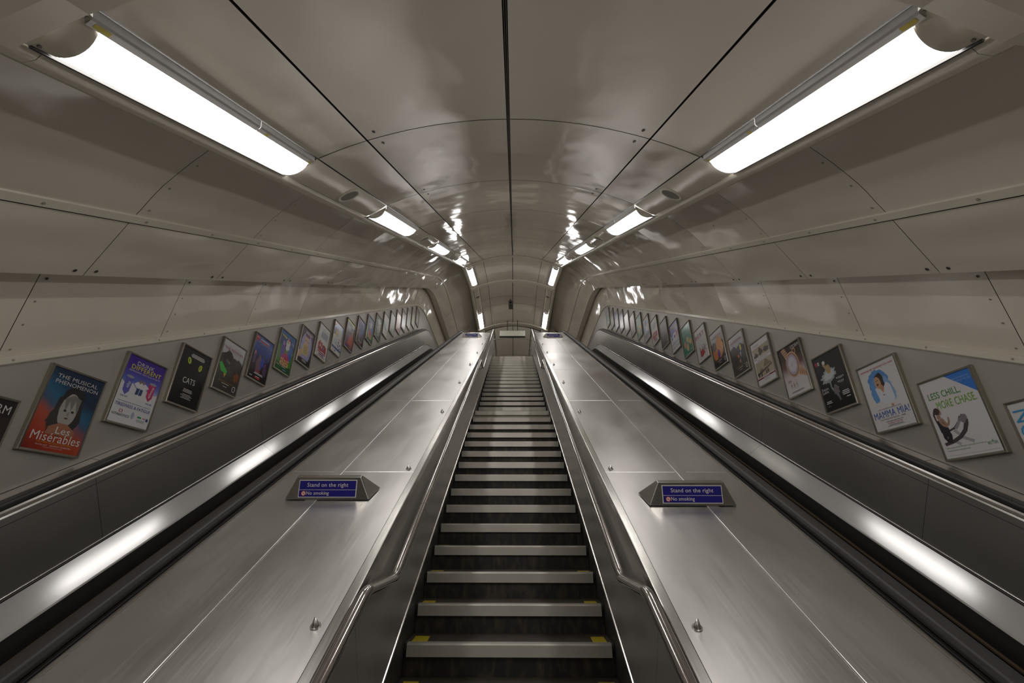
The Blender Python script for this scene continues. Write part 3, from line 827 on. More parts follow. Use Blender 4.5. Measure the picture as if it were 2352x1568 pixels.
# ------------------------------------------------------------------ "Stand on the right" signs on the decks
def deck_sign(sg, s, xc, label):
    # local frame: x across, y up the slope, z normal to the deck
    base = Vector(E(xc, PD+.0062, s)); hw, hh = .266, .127
    root = thing('deck_sign', label, 'sign', base, 'stand on the right signs')
    root.rotation_euler = (math.pi/6, 0, 0)
    mb = MB(); bk = .17; tw = .203; ty = .052
    V = [(-hw, 0, 0), (hw, 0, 0), (hw+.024, bk, 0), (-hw-.024, bk, 0), (-tw, ty, hh), (tw, ty, hh), (tw, ty+.03, hh), (-tw, ty+.03, hh)]
    mb.v += V
    for f in ((0, 1, 5, 4), (1, 2, 6, 5), (2, 3, 7, 6), (3, 0, 4, 7), (4, 5, 6, 7), (3, 2, 1, 0)): mb.face(f)
    o = mb.build('housing', M_edge, root)
    bv = o.modifiers.new('b', 'BEVEL'); bv.width = .003; bv.segments = 2
    ln = math.hypot(ty, hh); tilt = math.atan2(ty, hh)
    pl = bpy.data.objects.new('plate_hinge', None)
    # plate on the sloping front face
    W_, H_ = .368, .106; z0 = .013
    R = Matrix.Rotation(-tilt, 4, 'X')
    def put(o): o.matrix_local = Matrix.Translation((0, 0, 0)) @ R
    mb = MB(); mb.box(-W_/2, W_/2, -.004, 0, z0, z0+H_); p = mb.build('sign_plate', mat_plain('plate_white', (.55, .53, .47), .3), root); put(p)
    A = Art(W_, H_, -W_/2, z0, -.0042)
    blue = (.012, .010, .16)
    A.rect(.012, .45, .988, .955, blue); A.rect(.012, .045, .988, .425, blue); A.build('blue_field', p)
    A = Art(W_, H_, -W_/2, z0, -.0047); wt = (.62, .58, .50)
    A.text('Stand on the right', .5, .685, .71, .30, wt, bold=0); A.text('No smoking', .335, .225, .39, .26, wt, bold=0)
    A.ell(.092, .235, .040, .139, (.60, .08, .05), n=32); A.ell(.092, .235, .031, .107, (.62, .50, .42), n=32); A.rect(.076, .215, .106, .25, (.05, .03, .03)); A.rect(.104, .25, .110, .29, (.2, .2, .2)); A.poly([(.068, .300), (.073, .318), (.118, .172), (.113, .152)], (.60, .08, .05))
    A.build('lettering', p)
    return root
deck_sign(-1, 2.60, -1.15, 'blue Stand on the right sign on the left steel deck, nearest the viewer')
deck_sign(1, 2.53, 1.13, 'blue Stand on the right sign on the right steel deck, nearest the viewer')
deck_sign(-1, 12.36, -1.176, 'small far blue sign at the top of the left steel deck')
deck_sign(1, 12.24, 1.16, 'small far blue sign at the top of the right steel deck')

# ------------------------------------------------------------------ posters
FW, FH, FB, FD = .413, .565, .015, .030
WT = (.62, .60, .58); BK = (.008, .008, .008)
def poster(sg, i, label, sheet, draw=None, y=None):
    Y = (2.685+.4985*i) if sg < 0 else (2.701+.499*i)
    Z = ((.450+.2879*i) if sg < 0 else (.436+.2875*i)) + EYE
    if sg < 0: loc = (-3.052, Y, Z); rz = math.pi/2
    else: loc = (3.052, Y+FW, Z); rz = -math.pi/2
    root = thing('framed_poster', label, 'poster', loc, ('framed posters on the left wall' if sg < 0 else 'framed posters on the right wall'), rz)
    mb = MB(); yf = -FD
    o = [(0, 0), (FW, 0), (FW, FH), (0, FH)]; q = [(FB, FB), (FW-FB, FB), (FW-FB, FH-FB), (FB, FH-FB)]
    m = [(.004, .004), (FW-.004, .004), (FW-.004, FH-.004), (.004, FH-.004)]
    def ring(pts, y): return [(a, y, b) for a, b in pts] + [(pts[0][0], y, pts[0][1])]
    mb.grid([ring(o, 0), ring(o, yf+.006), ring(m, yf), ring(q, yf+.002), ring(q, yf+.010)], 0, False)
    mb.build('frame', M_frame, root)
    mb = MB(); mb.box(FB-.002, FW-FB+.002, yf+.0075, yf+.012, FB-.002, FH-FB+.002); sh = mb.build('sheet', sheet, root)
    if draw:
        A = Art(FW-2*FB, FH-2*FB, FB, FB, yf+.0075); A2 = Art(FW-2*FB, FH-2*FB, FB, FB, yf+.0060)
        draw(A, A2); A.build('printed_picture', sh); A2.build('lettering', sh)
    return root

white = ink((.60, .58, .56)); black = ink((.008, .008, .008)); 
RED = (.42, .02, .02); NAVY = (.03, .04, .22)

def d_storm_l(A, L): L.text('STORM', .69, .895, .52, .095, WT, bold=0)
def d_les(A, L):
    skin = (.36, .33, .30); dk = (.02, .02, .02)
    A.ell(.53, .50, .27, .29, (.03, .028, .03), wob=.25, seed=4)
    A.ell(.36, .42, .12, .20, (.04, .035, .03), rot=-.3, wob=.5, seed=9)
    A.ell(.55, .70, .20, .12, dk); A.ell(.53, .52, .165, .215, skin, wob=.05)
    A.poly([(.40, .66), (.47, .50), (.50, .64), (.57, .52), (.60, .66), (.68, .50), (.70, .68), (.55, .72)], (.18, .17, .16))
    A.ell(.47, .51, .028, .015, dk); A.ell(.61, .51, .028, .015, dk); A.ell(.54, .42, .035, .010, (.12, .04, .03)); A.poly([(.535, .50), (.555, .50), (.56, .455), (.53, .455)], (.22, .2, .18))
    A.poly([(.46, .35), (.60, .35), (.78, .28), (.80, .20), (.28, .20), (.30, .29)], (.33, .14, .08))
    L.text('THE MUSICAL', .50, .905, .78, .050, WT); L.text('PHENOMENON', .52, .835, .82, .050, WT)
    L.text('Les', .58, .262, .26, .085, WT, bold=0); L.text('Misérables', .52, .165, .88, .105, WT, bold=0)
    L.text('OLIVIER AWARD WINNER', .52, .098, .62, .018, (.55, .3, .03)); L.text("lesmis.com   QUEEN'S THEATRE", .52, .066, .62, .020, WT); L.text('Shaftesbury Avenue London', .52, .042, .34, .012, WT)
def d_drink(A, L):
    A.poly([(0, .62), (.12, .56), (.30, .60), (.45, .52), (.62, .58), (.8, .50), (1, .54), (1, 0), (0, 0)], (.62, .62, .64))
    for x, y, c in ((.19, .555, (.10, .10, .42)), (.80, .56, (.50, .03, .13))):
        A.poly([(x-.10, y+.12), (x+.09, y+.12), (x+.075, y-.09), (x, y-.15), (x-.085, y-.09)], c); A.ell(x, y+.125, .095, .02, (.3, .3, .33))
    L.text('wellman', .19, .56, .075/.373*.525*1.25, .065, (.75, .75, .8), rot=math.radians(80)); L.text('wellwoman', .80, .555, .26, .05, (.75, .75, .8), rot=math.radians(80))
    A.poly([(.33, .60), (.40, .645), (.62, .645), (.73, .60), (.62, .555), (.42, .555)], (.66, .66, .68))
    for x in (.47, .56): A.ell(x, .655, .030, .030, (.28, .16, .1)); A.poly([(x-.04, .55), (x+.035, .55), (x+.03, .46), (x-.05, .45)], (.03, .06, .16))
    L.text('DRINK', .47, .905, .46, .060, WT, bold=0); L.text('DIFFERENT', .53, .835, .80, .066, (.75, .72, .02), bold=0); L.text('REFRESHING HEALTH & VITALITY', .52, .775, .84, .026, WT)
    L.text('FOR HIM', .18, .385, .18, .022, NAVY); L.text('FOR HER', .84, .375, .17, .022, NAVY)
    L.text('With vitamin B6 & B12 which contribute to reduction of', .5, .315, .84, .016, NAVY); L.text('TIREDNESS & FATIGUE', .5, .262, .90, .045, NAVY, bold=0)
    L.text('Ω', .24, .175, .09, .045, RED); L.text('VITABIOTICS', .26, .118, .42, .034, (.02, .02, .03)); A.ell(.55, .15, .04, .05, (.35, .38, .5)); A.rect(.68, .135, .78, .16, (.03, .3, .08)); A.rect(.82, .14, .90, .155, (.5, .15, .2)); A.ell(.94, .135, .03, .025, NAVY); L.lines(.78, .11, .28, 3, (.3, .4, .35), .005, .014)
def d_cats(A, L):
    for x, y, r in ((.30, .785, .5), (.72, .735, -.2)): A.ell(x, y, .058, .062, (.42, .52, .02), rot=r); A.ell(x-.012, y, .014, .036, (.02, .03, .01), rot=r)
    L.lines(.55, .915, .62, 3, WT, .013, .024); L.text('CATS', .47, .44, .42, .10, (.68, .66, .62), bold=0, rot=.05); L.lines(.52, .29, .34, 3, WT, .009, .022, 5); L.lines(.52, .20, .40, 4, WT, .007, .022, 8)
def d_fest(kind):
    def f(A, L):
        A.poly([(0, .70), (.2, .74), (.45, .66), (.7, .70), (1, .62), (1, 0), (0, 0)], (.05, .042, .035))
        if kind == 'green':
            A.ell(.33, .64, .22, .17, (.03, .02, .015), wob=.2); A.ell(.72, .56, .26, .16, (.035, .025, .02), wob=.3, seed=5)
            A.poly([(.02, .50), (.10, .54), (.42, .40), (.40, .34), (.16, .36)], (.04, .42, .05)); A.poly([(.30, .34), (.40, .35), (.36, .26)], (.55, .38, .02)); L.text('CRUMBZ', .36, .59, .20, .04, (.4, .38, .34), rot=-.3); A.ell(.86, .36, .12, .09, (.22, .07, .02), wob=.5)
        elif kind == 'orange':
            A.ell(.62, .52, .25, .30, (.55, .22, .06), wob=.12); A.ell(.84, .50, .08, .11, (.60, .30, .10)); A.ell(.24, .38, .20, .20, (.50, .16, .04), wob=.2, seed=8); A.ell(.50, .34, .10, .13, (.10, .03, .25)); A.ell(.25, .60, .15, .12, (.10, .07, .05), wob=.4); A.rect(0, 0, 1, .22, BK)
        else:
            A.ell(.30, .52, .17, .22, (.04, .02, .018), wob=.4); A.ell(.72, .60, .15, .12, (.04, .03, .10), wob=.2); A.ell(.71, .62, .055, .09, (.55, .45, .03)); A.poly([(.60, .50), (.70, .52), (.66, .38)], (.3, .3, .5)); A.ell(.48, .44, .05, .04, (.5, .15, .05)); A.ell(.55, .30, .05, .05, (.35, .2, .2), wob=.6)
        L.text('GREATEST BRITISH SHOWS', .5, .905, .60, .014, (.3, .28, .28)); L.text('THE FESTIVAL', .50, .845, .86, .052, (.30, .02, .05), bold=0); L.text('10TH - 12TH MARCH 2015', .5, .795, .60, .017, (.3, .28, .28))
        L.text('BOOK TICKETS NOW', .48, .185, .62, .026, (.42, .25, .03)); L.lines(.48, .150, .46, 1, WT, .010); L.lines(.48, .095, .26, 1, WT, .008)
        A.ell(.88, .12, .075, .060, WT); A.ell(.88, .12, .056, .045, BK); L.text('O', .88, .12, .05, .03, WT, bold=0)
    return f
def d_henry(A, L):
    A.rect(.02, .86, .20, .97, RED); L.text('RSC', .11, .93, .14, .035, WT, bold=0); A.rect(.28, .915, .76, .945, (.35, .38, .5)); A.rect(.28, .87, .76, .90, (.5, .07, .05))
    L.text('HENRY IV', .53, .795, .86, .080, (.05, .05, .08), bold=0); L.text('PARTS I & II', .60, .72, .50, .045, (.05, .05, .10))
    for x, y, r, c in ((.15, .56, .05, (.42, .14, .14)), (.44, .46, .07, (.40, .16, .16)), (.80, .38, .045, (.40, .12, .08)), (.44, .34, .15, (.14, .07, .10)), (.16, .44, .07, (.10, .04, .10)), (.82, .26, .10, (.08, .04, .10))): A.ell(x, y, r, r*1.6, c, wob=.25)
    A.ell(.62, .44, .10, .14, (.02, .05, .40), wob=.6); A.rect(0, 0, 1, .17, BK)
    for k in range(4): L.star(.36+.07*k, .205, .030, (.6, .03, .02))
    L.lines(.55, .165, .62, 2, WT, .012, .024); L.lines(.17, .065, .2, 1, WT, .016); L.lines(.52, .085, .30, 1, WT, .014); L.rect(.37, .04, .67, .07, (.5, .02, .02))
def d_panto(A, L):
    A.poly([(0, .55), (.3, .62), (.7, .60), (1, .55), (1, 0), (0, 0)], (.05, .22, .02)); A.rect(0, 0, 1, .18, (.015, .09, .02))
    A.ell(.28, .52, .13, .27, (.12, .06, .32), wob=.3); A.ell(.78, .50, .13, .22, (.03, .08, .45), wob=.3); A.ell(.55, .72, .13, .17, (.60, .58, .56), wob=.3); A.ell(.54, .80, .05, .05, (.55, .35, .03)); A.ell(.58, .86, .05, .035, (.5, .03, .04)); A.ell(.28, .70, .08, .06, (.30, .20, .42))
    A.ell(.53, .40, .12, .16, (.22, .14, .05), wob=.3); A.ell(.53, .30, .28, .17, (.45, .02, .12), wob=.2)
    for r, n_ in ((0, 5), (1, 6)):
        for k in range(n_): L.ell(.30+.46*k/(n_-1), .30-.07*r+.01*math.sin(k*2), .035, .032, (.62, .50, .10))
    for k in range(7): L.ell(.27+.085*k, .185-.02*math.sin(k*.5), .03, .026, (.62, .58, .25))
    L.poly([(.06, .90), (.40, .875), (.38, .83), (.08, .86)], (.55, .40, .05)); L.lines(.85, .83, .22, 3, (.45, .5, .6), .008, .02); L.text('PANTO', .20, .125, .28, .045, WT, bold=0); L.lines(.55, .12, .42, 1, WT, .010); L.lines(.62, .055, .36, 1, (.1, .25, .6), .022)
def d_letter(A, L):
    A.ell(.50, .47, .44, .46, (.33, .32, .55)); A.ell(.48, .66, .20, .23, (.55, .38, .28)); A.rect(.30, .78, .66, .92, (.16, .06, .13)); A.poly([(.02, .30), (.22, .40), (.34, .34), (.20, .14), (.02, .12)], (.52, .33, .20))
    A.rect(.24, .26, .72, .55, (.55, .42, .17)); L.ell(.40, .67, .045, .012, BK); L.ell(.59, .66, .045, .012, BK)
    for k in range(4): L.poly([(.30, .50-.055*k), (.36, .525-.055*k), (.46, .49-.055*k), (.56, .525-.055*k), (.66, .505-.055*k), (.56, .512-.055*k), (.46, .478-.055*k), (.36, .512-.055*k)], BK)
    A.rect(.12, .0, 1, .15, BK); L.lines(.55, .93, .75, 3, WT, .012, .026); L.lines(.52, .115, .46, 2, WT, .014, .03)
def d_boots(A, L):
    for k in range(5): L.star(.24+.13*k, .87, .032, RED)
    for k in range(4): L.text(('THE FREAKIN', 'SENSATIONAL', 'BROADWAY', 'MUSICAL')[k], .55, .79-.055*k, .60, .045, (.05, .05, .32), bold=0)
    A.poly([(.12, .22), (.10, .40), (.22, .52), (.34, .44), (.46, .50), (.50, .42), (.66, .45), (.86, .40), (.90, .20), (.60, .22), (.3, .19)], (.38, .02, .03)); A.ell(.62, .33, .05, .05, (.10, .2, .5)); A.ell(.30, .36, .03, .05, WT); A.ell(.46, .34, .03, .05, WT)
    A.rect(.12, .155, .90, .185, (.38, .02, .03)); L.lines(.52, .115, .66, 1, (.06, .06, .3), .030); L.lines(.52, .07, .76, 2, (.4, .1, .15), .010, .024)
def d_travel(A, L):
    A.poly([(0, 1), (.32, 1), (0, .78)], (.45, .10, .08)); A.rect(0, .56, 1, .99, (.33, .36, .60)); A.poly([(0, 1), (.34, 1), (0, .80)], (.45, .12, .10)); A.ell(.70, .72, .22, .20, (.55, .55, .50), wob=.2); A.ell(.22, .68, .20, .14, (.18, .14, .30), wob=.4); A.poly([(.26, .78), (.46, .70), (.42, .56), (.20, .56)], (.55, .40, .10))
    A.rect(0, 0, 1, .56, (.60, .60, .58)); A.rect(0, .12, 1, .19, (.06, .09, .25)); A.rect(.62, .50, .98, .53, (.5, .12, .14))
    for k in range(5): L.lines(.36, .47-.05*k, .34, 1, (.15, .35, .5), .014, seed=k)
    for x, y in ((.66, .40), (.84, .34), (.66, .28), (.84, .22)): A.ell(x, y, .065, .05, (.18, .16, .35))
    A.ell(.2, .06, .03, .02, RED); A.rect(.34, .04, .48, .08, NAVY)
def d_dress(A, L):
    A.rect(0, .94, 1, 1, (.45, .55, .02)); A.poly([(.60, .94), (1, .94), (1, .88), (.64, .80)], (.40, .36, .38)); A.poly([(.60, .55), (.78, .72), (.86, .55), (.98, .30), (.92, .14), (.30, .16), (.40, .38)], (.50, .10, .05)); A.ell(.74, .70, .06, .06, (.45, .22, .18)); A.rect(0, 0, 1, .14, (.13, .03, .13))
    for k in range(3): L.rect(.26+.10*k, .62, .30+.10*k, .80, WT)
    L.lines(.35, .50, .3, 3, (.45, .42, .42), .012, .03); L.lines(.7, .10, .34, 2, (.45, .35, .04), .02, .034)
def d_leaf(A, L):
    A.ell(.55, .75, .30, .14, (.5, .52, .46), wob=.8); A.ell(.52, .40, .26, .26, (.34, .32, .22), wob=.7, seed=6); A.ell(.7, .58, .14, .2, (.45, .40, .36), wob=.6, seed=3); L.lines(.3, .12, .4, 2, WT, .016, .04)
def d_teal(A, L):
    A.poly([(.02, .50), (.30, .36), (.62, .24), (.62, .36), (.30, .50), (.02, .64)], (.02, .30, .30)); A.poly([(.30, .36), (.62, .24), (.62, .34), (.30, .46)], (.04, .18, .35)); A.rect(.72, .18, .80, .36, (.55, .18, .10)); L.rect(.55, .50, .62, .76, (.35, .33, .30))
def d_plain(c, d):
    def f(A, L):
        A.rect(0, .62, 1, .94, c); A.ell(.5, .45, .3, .26, d, wob=.5); L.lines(.5, .18, .6, 4, d, .014, .034)
    return f

pw = grad_mat('sheet_les', [(0, (.09, .006, .004)), (.25, (.34, .03, .01)), (.52, (.40, .07, .03)), (.66, (.06, .10, .17)), (.80, (.02, .12, .22)), (1, (.01, .025, .06))], .28, .55, 7)
LP = [
 (-1, 'nearest poster on the left wall, dark with the letters ORM', grad_mat('sheet_storm_l', [(0, (.03, .02, .015)), (.5, (.03, .012, .010)), (1, (.010, .006, .008))], .1), d_storm_l),
 (0, 'red and blue framed musical poster with a pale dark-haired figure on the left wall', pw, d_les),
 (1, 'purple and white framed drink advert reading Drink Different on the left wall', grad_mat('sheet_drink', [(0, (.58, .57, .58)), (.5, (.40, .42, .60)), (.62, (.10, .14, .50)), (.80, (.06, .02, .30)), (1, (.05, .01, .24))]), d_drink),
 (2, 'black framed poster with two yellow eyes and one short white word', black, d_cats),
 (3, 'framed poster headed The Festival with a green blade over a dark scene', grad_mat('sheet_f1', [(0, BK), (.3, (.012, .010, .009)), (.62, (.05, .045, .04)), (.72, (.42, .40, .42)), (1, (.58, .56, .58))], .08), d_fest('green')),
 (4, 'dark blue framed theatre poster with purple figures above four red stars', grad_mat('sheet_h', [(0, BK), (.3, (.02, .005, .01)), (.5, (.01, .01, .06)), (.72, (.04, .08, .34)), (.84, (.12, .16, .40)), (1, (.03, .05, .22))], .2), d_henry),
 (5, 'brightly coloured framed pantomime poster with a white bird on green and blue', grad_mat('sheet_p', [(0, (.01, .07, .02)), (.55, (.05, .25, .02)), (.68, (.02, .05, .14)), (1, (.04, .16, .40))], .2), d_panto),
 (6, 'framed poster of a face behind a yellow handwritten card on the left wall', grad_mat('sheet_l', [(0, (.01, .008, .01)), (1, (.07, .03, .08))]), d_letter),
 (7, 'white framed poster with blue words over big red shapes on the left wall', white, d_boots),
 (8, 'blue and white framed travel advert with a red corner and a navy band', white, d_travel),
 (9, 'grey and purple framed poster with an orange dress and a lime top edge', grad_mat('sheet_d', [(0, (.12, .02, .13)), (.4, (.16, .06, .13)), (.6, (.10, .10, .12)), (1, (.11, .11, .12))], .15), d_dress),
 (10, 'dark blue theatre poster far up the left wall, next above the lime edged poster', None, d_henry),
 (11, 'second pantomime poster, farther up the left wall beside a dark green poster', None, d_panto),
 (12, 'dark green framed poster far up the left wall', ink((.02, .06, .025)), d_leaf),
 (13, 'white framed poster with a teal swoosh far up the left wall', white, d_teal),
 (14, 'pale grey green framed poster next above the teal swoosh poster', ink((.36, .38, .35)), d_plain((.42, .43, .40), (.32, .38, .28))),
 (15, 'pink edged framed poster two above the teal swoosh poster', ink((.45, .20, .19)), d_plain((.48, .34, .32), (.46, .28, .27))),
 (16, 'mauve framed poster far up the left wall above the pink edged one', ink((.22, .17, .20)), d_plain((.30, .24, .27), (.16, .14, .18))),
 (17, 'beige framed poster far up the left wall above the mauve one', ink((.38, .35, .30)), d_plain((.36, .34, .28), (.28, .27, .22))),
 (18, 'pale framed poster with a yellow corner, third from the top of the left wall', ink((.34, .30, .27)), d_plain((.38, .30, .28), (.40, .38, .12))),
 (19, 'dark speckled framed poster, second from the top of the left wall', ink((.16, .08, .08)), d_plain((.22, .14, .12), (.36, .30, .26))),
 (20, 'blue framed poster, topmost on the left wall', ink((.07, .13, .35)), d_plain((.08, .18, .45), (.45, .33, .05))),
]
keep = {}
for i, lab, sh, dr in LP:
    if i == 20: continue
    keep[i] = sh or keep[{10: 4, 11: 5}[i]]; poster(-1, i, lab, keep[i], dr)

def d_noi(A, L): L.text('NOI', .15, .74, .36/.373*.525, .16, (.03, .28, .55), rot=-math.pi/2, bold=0)
def d_chill(A, L):
    A.poly([(.52, 1), (1, 1), (1, .70)], (.03, .18, .60)); L.text('NO JOINING FEE', .80, .925, .30, .022, (.35, .5, .75), rot=-.62+.62); L.text('SAVE UP TO £35', .82, .892, .30, .022, (.35, .5, .75))
    L.text('LESS CHILL,', .40, .79, .62, .098, (.04, .24, .04), rot=.0, bold=0); L.text('MORE CHASE.', .56, .665, .74, .098, (.18, .38, .03), bold=0)
    gr = (.07, .055, .06); sk = (.36, .22, .15); bk = (.03, .025, .035)
    A.stroke([(.33, .33), (.45, .22), (.60, .155)], .055, (.36, .35, .36)); A.stroke([(.26, .20), (.36, .15)], .05, (.36, .35, .36))
    A.stroke([(.07, .175), (.24, .195), (.40, .235), (.52, .30), (.585, .38), (.60, .43)], .055, gr, .085)
    A.stroke([(.24, .33), (.36, .355), (.46, .41), (.53, .475)], .03, gr, .05); A.stroke([(.37, .34), (.46, .40), (.50, .45)], .05, (.28, .25, .28)); A.poly([(.47, .43), (.55, .50), (.625, .485), (.64, .44), (.56, .38)], (.20, .17, .19))
    A.stroke([(.14, .55), (.145, .50)], .07, sk); A.stroke([(.125, .49), (.15, .42), (.17, .33)], .13, bk, .17); A.stroke([(.17, .35), (.22, .27), (.20, .185)], .13, bk, .05); A.stroke([(.15, .33), (.13, .26), (.17, .19)], .10, bk, .04)
    A.stroke([(.18, .50), (.22, .44), (.26, .40)], .05, sk, .035); A.stroke([(.26, .40), (.30, .45), (.315, .50)], .035, sk, .03); A.stroke([(.13, .49), (.17, .42), (.24, .385)], .055, sk, .04)
    A.ell(.165, .585, .055, .045, sk); A.ell(.14, .600, .060, .046, (.05, .025, .02)); A.stroke([(.10, .60), (.065, .56), (.075, .46)], .05, (.07, .03, .025), .02)
    L.text('Join your local Better Leisure Centre at', .43, .125, .72, .022, (.10, .28, .10)); L.text('www.better.org.uk/tube', .28, .090, .42, .022, (.10, .28, .10)); L.text('BETTER', .88, .105, .16, .032, (.06, .26, .06), bold=0); A.poly([(.87, .125), (.90, .15), (.885, .12)], (.06, .26, .06)); L.rect(.04, .030, .96, .032, (.4, .4, .4))
def d_mamma(A, L):
    A.ell(.44, .70, .27, .20, (.08, .24, .55), wob=.12, n=40); A.ell(.30, .60, .12, .20, (.10, .28, .58), rot=-.2, wob=.2, n=40); A.ell(.66, .58, .09, .20, (.20, .36, .60), rot=.25, wob=.25, n=40)
    A.poly([(.30, .62), (.36, .64), (.50, .58), (.62, .68), (.70, .62), (.72, .42), (.60, .34), (.44, .36), (.34, .44)], (.60, .62, .68)); A.ell(.44, .71, .085, .095, (.50, .27, .14)); A.ell(.51, .72, .07, .12, (.035, .02, .015), wob=.3); A.ell(.47, .79, .09, .04, (.04, .02, .015), wob=.2); A.ell(.415, .70, .080, .095, (.52, .30, .16)); A.poly([(.40, .64), (.50, .66), (.54, .60), (.48, .53)], (.48, .25, .13)); A.ell(.40, .672, .030, .018, (.12, .02, .02)); L.ell(.385, .73, .015, .006, BK); L.ell(.435, .735, .015, .006, BK); A.ell(.48, .50, .03, .01, (.2, .2, .3)); A.ell(.60, .33, .035, .02, (.5, .28, .2))
    L.text('SNOWING ME, SNOWING YOU, AHA!', .50, .925, .88, .034, (.45, .03, .05), skew=.2); L.text("BENNY ANDERSSON & BJÖRN ULVAEUS'", .50, .300, .60, .020, (.10, .05, .12)); L.text('MAMMA MIA!', .50, .225, .90, .100, (.04, .12, .42), bold=0); L.text("THE SMASH HIT MUSICAL ... ABBA", .50, .150, .64, .020, (.10, .05, .12)); L.text('www.mamma-mia.com', .52, .112, .44, .019, (.05, .05, .12)); L.text('NOVELLO THEATRE', .52, .082, .36, .021, (.45, .05, .06)); L.lines(.52, .058, .5, 2, (.2, .2, .25), .005, .014)
def d_swan(A, L):
    A.ell(.40, .60, .28, .12, (.32, .36, .36), rot=.3, wob=.35, n=40); A.ell(.42, .61, .20, .08, (.50, .53, .54), rot=.3, wob=.3, n=40); A.ell(.34, .83, .05, .05, (.36, .27, .16)); A.ell(.35, .86, .05, .03, (.6, .6, .58)); A.poly([(.31, .80), (.38, .79), (.50, .80), (.54, .72), (.50, .64), (.40, .64), (.36, .72)], (.38, .26, .12)); A.poly([(.36, .54), (.42, .54), (.41, .40), (.44, .34), (.50, .28), (.46, .27), (.38, .36)], (.28, .31, .31)); A.ell(.52, .32, .10, .09, (.16, .14, .15), wob=.5); A.poly([(.50, .26), (.56, .27), (.60, .14), (.55, .12)], (.14, .14, .16))
    L.text('Swan', .16, .40, .24, .050, WT, bold=0); L.text('Lake', .15, .345, .22, .050, WT, bold=0)
    A.ell(.07, .885, .035, .04, (.45, .01, .08)); L.lines(.17, .905, .10, 3, WT, .013, .024)
    for k in range(5): L.star(.64+.055*k, .505-.0*k, .026, WT)
    for k in range(4): L.star(.66+.055*k, .435, .026, WT)
    L.lines(.76, .485, .2, 1, WT, .005); L.lines(.76, .412, .2, 1, WT, .005); L.lines(.80, .255, .30, 3, WT, .014, .028); L.lines(.85, .15, .18, 1, WT, .014); L.lines(.18, .17, .24, 2, WT, .013, .028); L.lines(.15, .10, .14, 2, (.15, .15, .15), .008, .02)
def d_watch(A, L):
    g1, g2 = (.50, .30, .18), (.26, .12, .06)
    A.poly([(.14, .98), (.32, 1.0), (.52, .70), (.36, .62)], g1); 
    for k in range(7): A.poly([(.17+.035*k, .955-.045*k), (.34+.030*k, .965-.045*k), (.355+.030*k, .945-.045*k), (.185+.035*k, .93-.045*k)], g2)
    A.poly([(.62, .46), (.80, .52), (1.0, .36), (1.0, .24), (.66, .36)], g1)
    for k in range(4): A.poly([(.74+.07*k, .485-.045*k), (.77+.07*k, .475-.045*k), (.76+.07*k, .345-.02*k), (.73+.07*k, .355-.02*k)], g2)
    A.ell(.70, .84, .075, .065, g1); A.ell(.70, .84, .050, .042, (.06, .03, .02)); A.ell(.52, .60, .29, .265, g1); A.ell(.52, .60, .255, .235, g2); A.ell(.51, .60, .225, .21, (.36, .33, .42)); A.ell(.51, .60, .17, .155, (.52, .48, .52)); L.poly([(.50, .61), (.515, .61), (.60, .64), (.60, .635)], BK); L.poly([(.505, .61), (.515, .60), (.44, .565), (.44, .57)], BK)
    L.text('STORM', .78, .930, .36, .065, WT, bold=0); L.text('25', .20, .30, .14, .042, (.05, .03, .03), bold=0)
    for k, c in enumerate(((.40, .24, .22), (.42, .28, .16), (.36, .34, .36))): A.ell(.24+.12*k, .20, .030, .030, c); A.rect(.23+.12*k, .14, .25+.12*k, .26, c)
    L.lines(.46, .075, .70, 2, (.2, .15, .15), .006, .016)
def d_road(A, L):
    se = (.36, .31, .22); dk = (.08, .06, .06)
    A.rect(.05, .60, .97, .86, se); A.ell(.20, .66, .12, .09, dk, wob=.5); A.ell(.48, .74, .12, .08, dk, wob=.6, seed=4); A.ell(.78, .72, .14, .06, dk, wob=.8, seed=6); A.rect(0, .55, 1, .645, WT)
    L.text('ROAD TO CONSTANTINOPLE', .51, .610, .92, .052, (.24, .10, .13), bold=0); L.text('ART PHOTOGRAPHY IN THE MIDDLE EAST', .52, .555, .62, .022, (.08, .08, .10))
    A.rect(.05, .175, .97, .53, se); A.poly([(.46, .36), (.62, .53), (.93, .36)], (.20, .16, .11)); A.poly([(.18, .30), (.32, .38), (.42, .30)], (.22, .18, .12)); A.poly([(.06, .28), (.30, .30), (.62, .33), (.92, .36), (.92, .33), (.60, .29), (.30, .25), (.06, .22)], dk)
    for x, y in ((.14, .23), (.28, .215), (.56, .235), (.66, .24)): A.ell(x, y, .04, .045, dk, wob=.6, seed=int(x*50))
    A.rect(0, .125, 1, .155, (.17, .01, .03)); L.lines(.5, .14, .5, 1, WT, .012); L.lines(.5, .09, .35, 2, (.35, .35, .35), .006, .016); L.lines(.3, .92, .4, 2, (.35, .35, .35), .006, .014)
def d_best(A, L):
    L.text('BEST', .48, .775, .88, .125, (.34, .01, .03), bold=0, rot=.0); L.ell(.55, .79, .04, .04, (.03, .03, .14)); A.poly([(.52, .36), (.56, .47), (.60, .36)], (.25, .2, .2)); A.ell(.72, .30, .16, .12, (.30, .24, .24), wob=.9); A.poly([(.30, .12), (.32, .30), (.55, .34), (.72, .18), (.46, .10)], (.38, .02, .03)); A.rect(.28, .12, .34, .42, (.15, .1, .1)); L.lines(.5, .62, .7, 2, (.45, .44, .44), .004, .02); L.lines(.4, .05, .4, 1, (.3, .3, .3), .006)
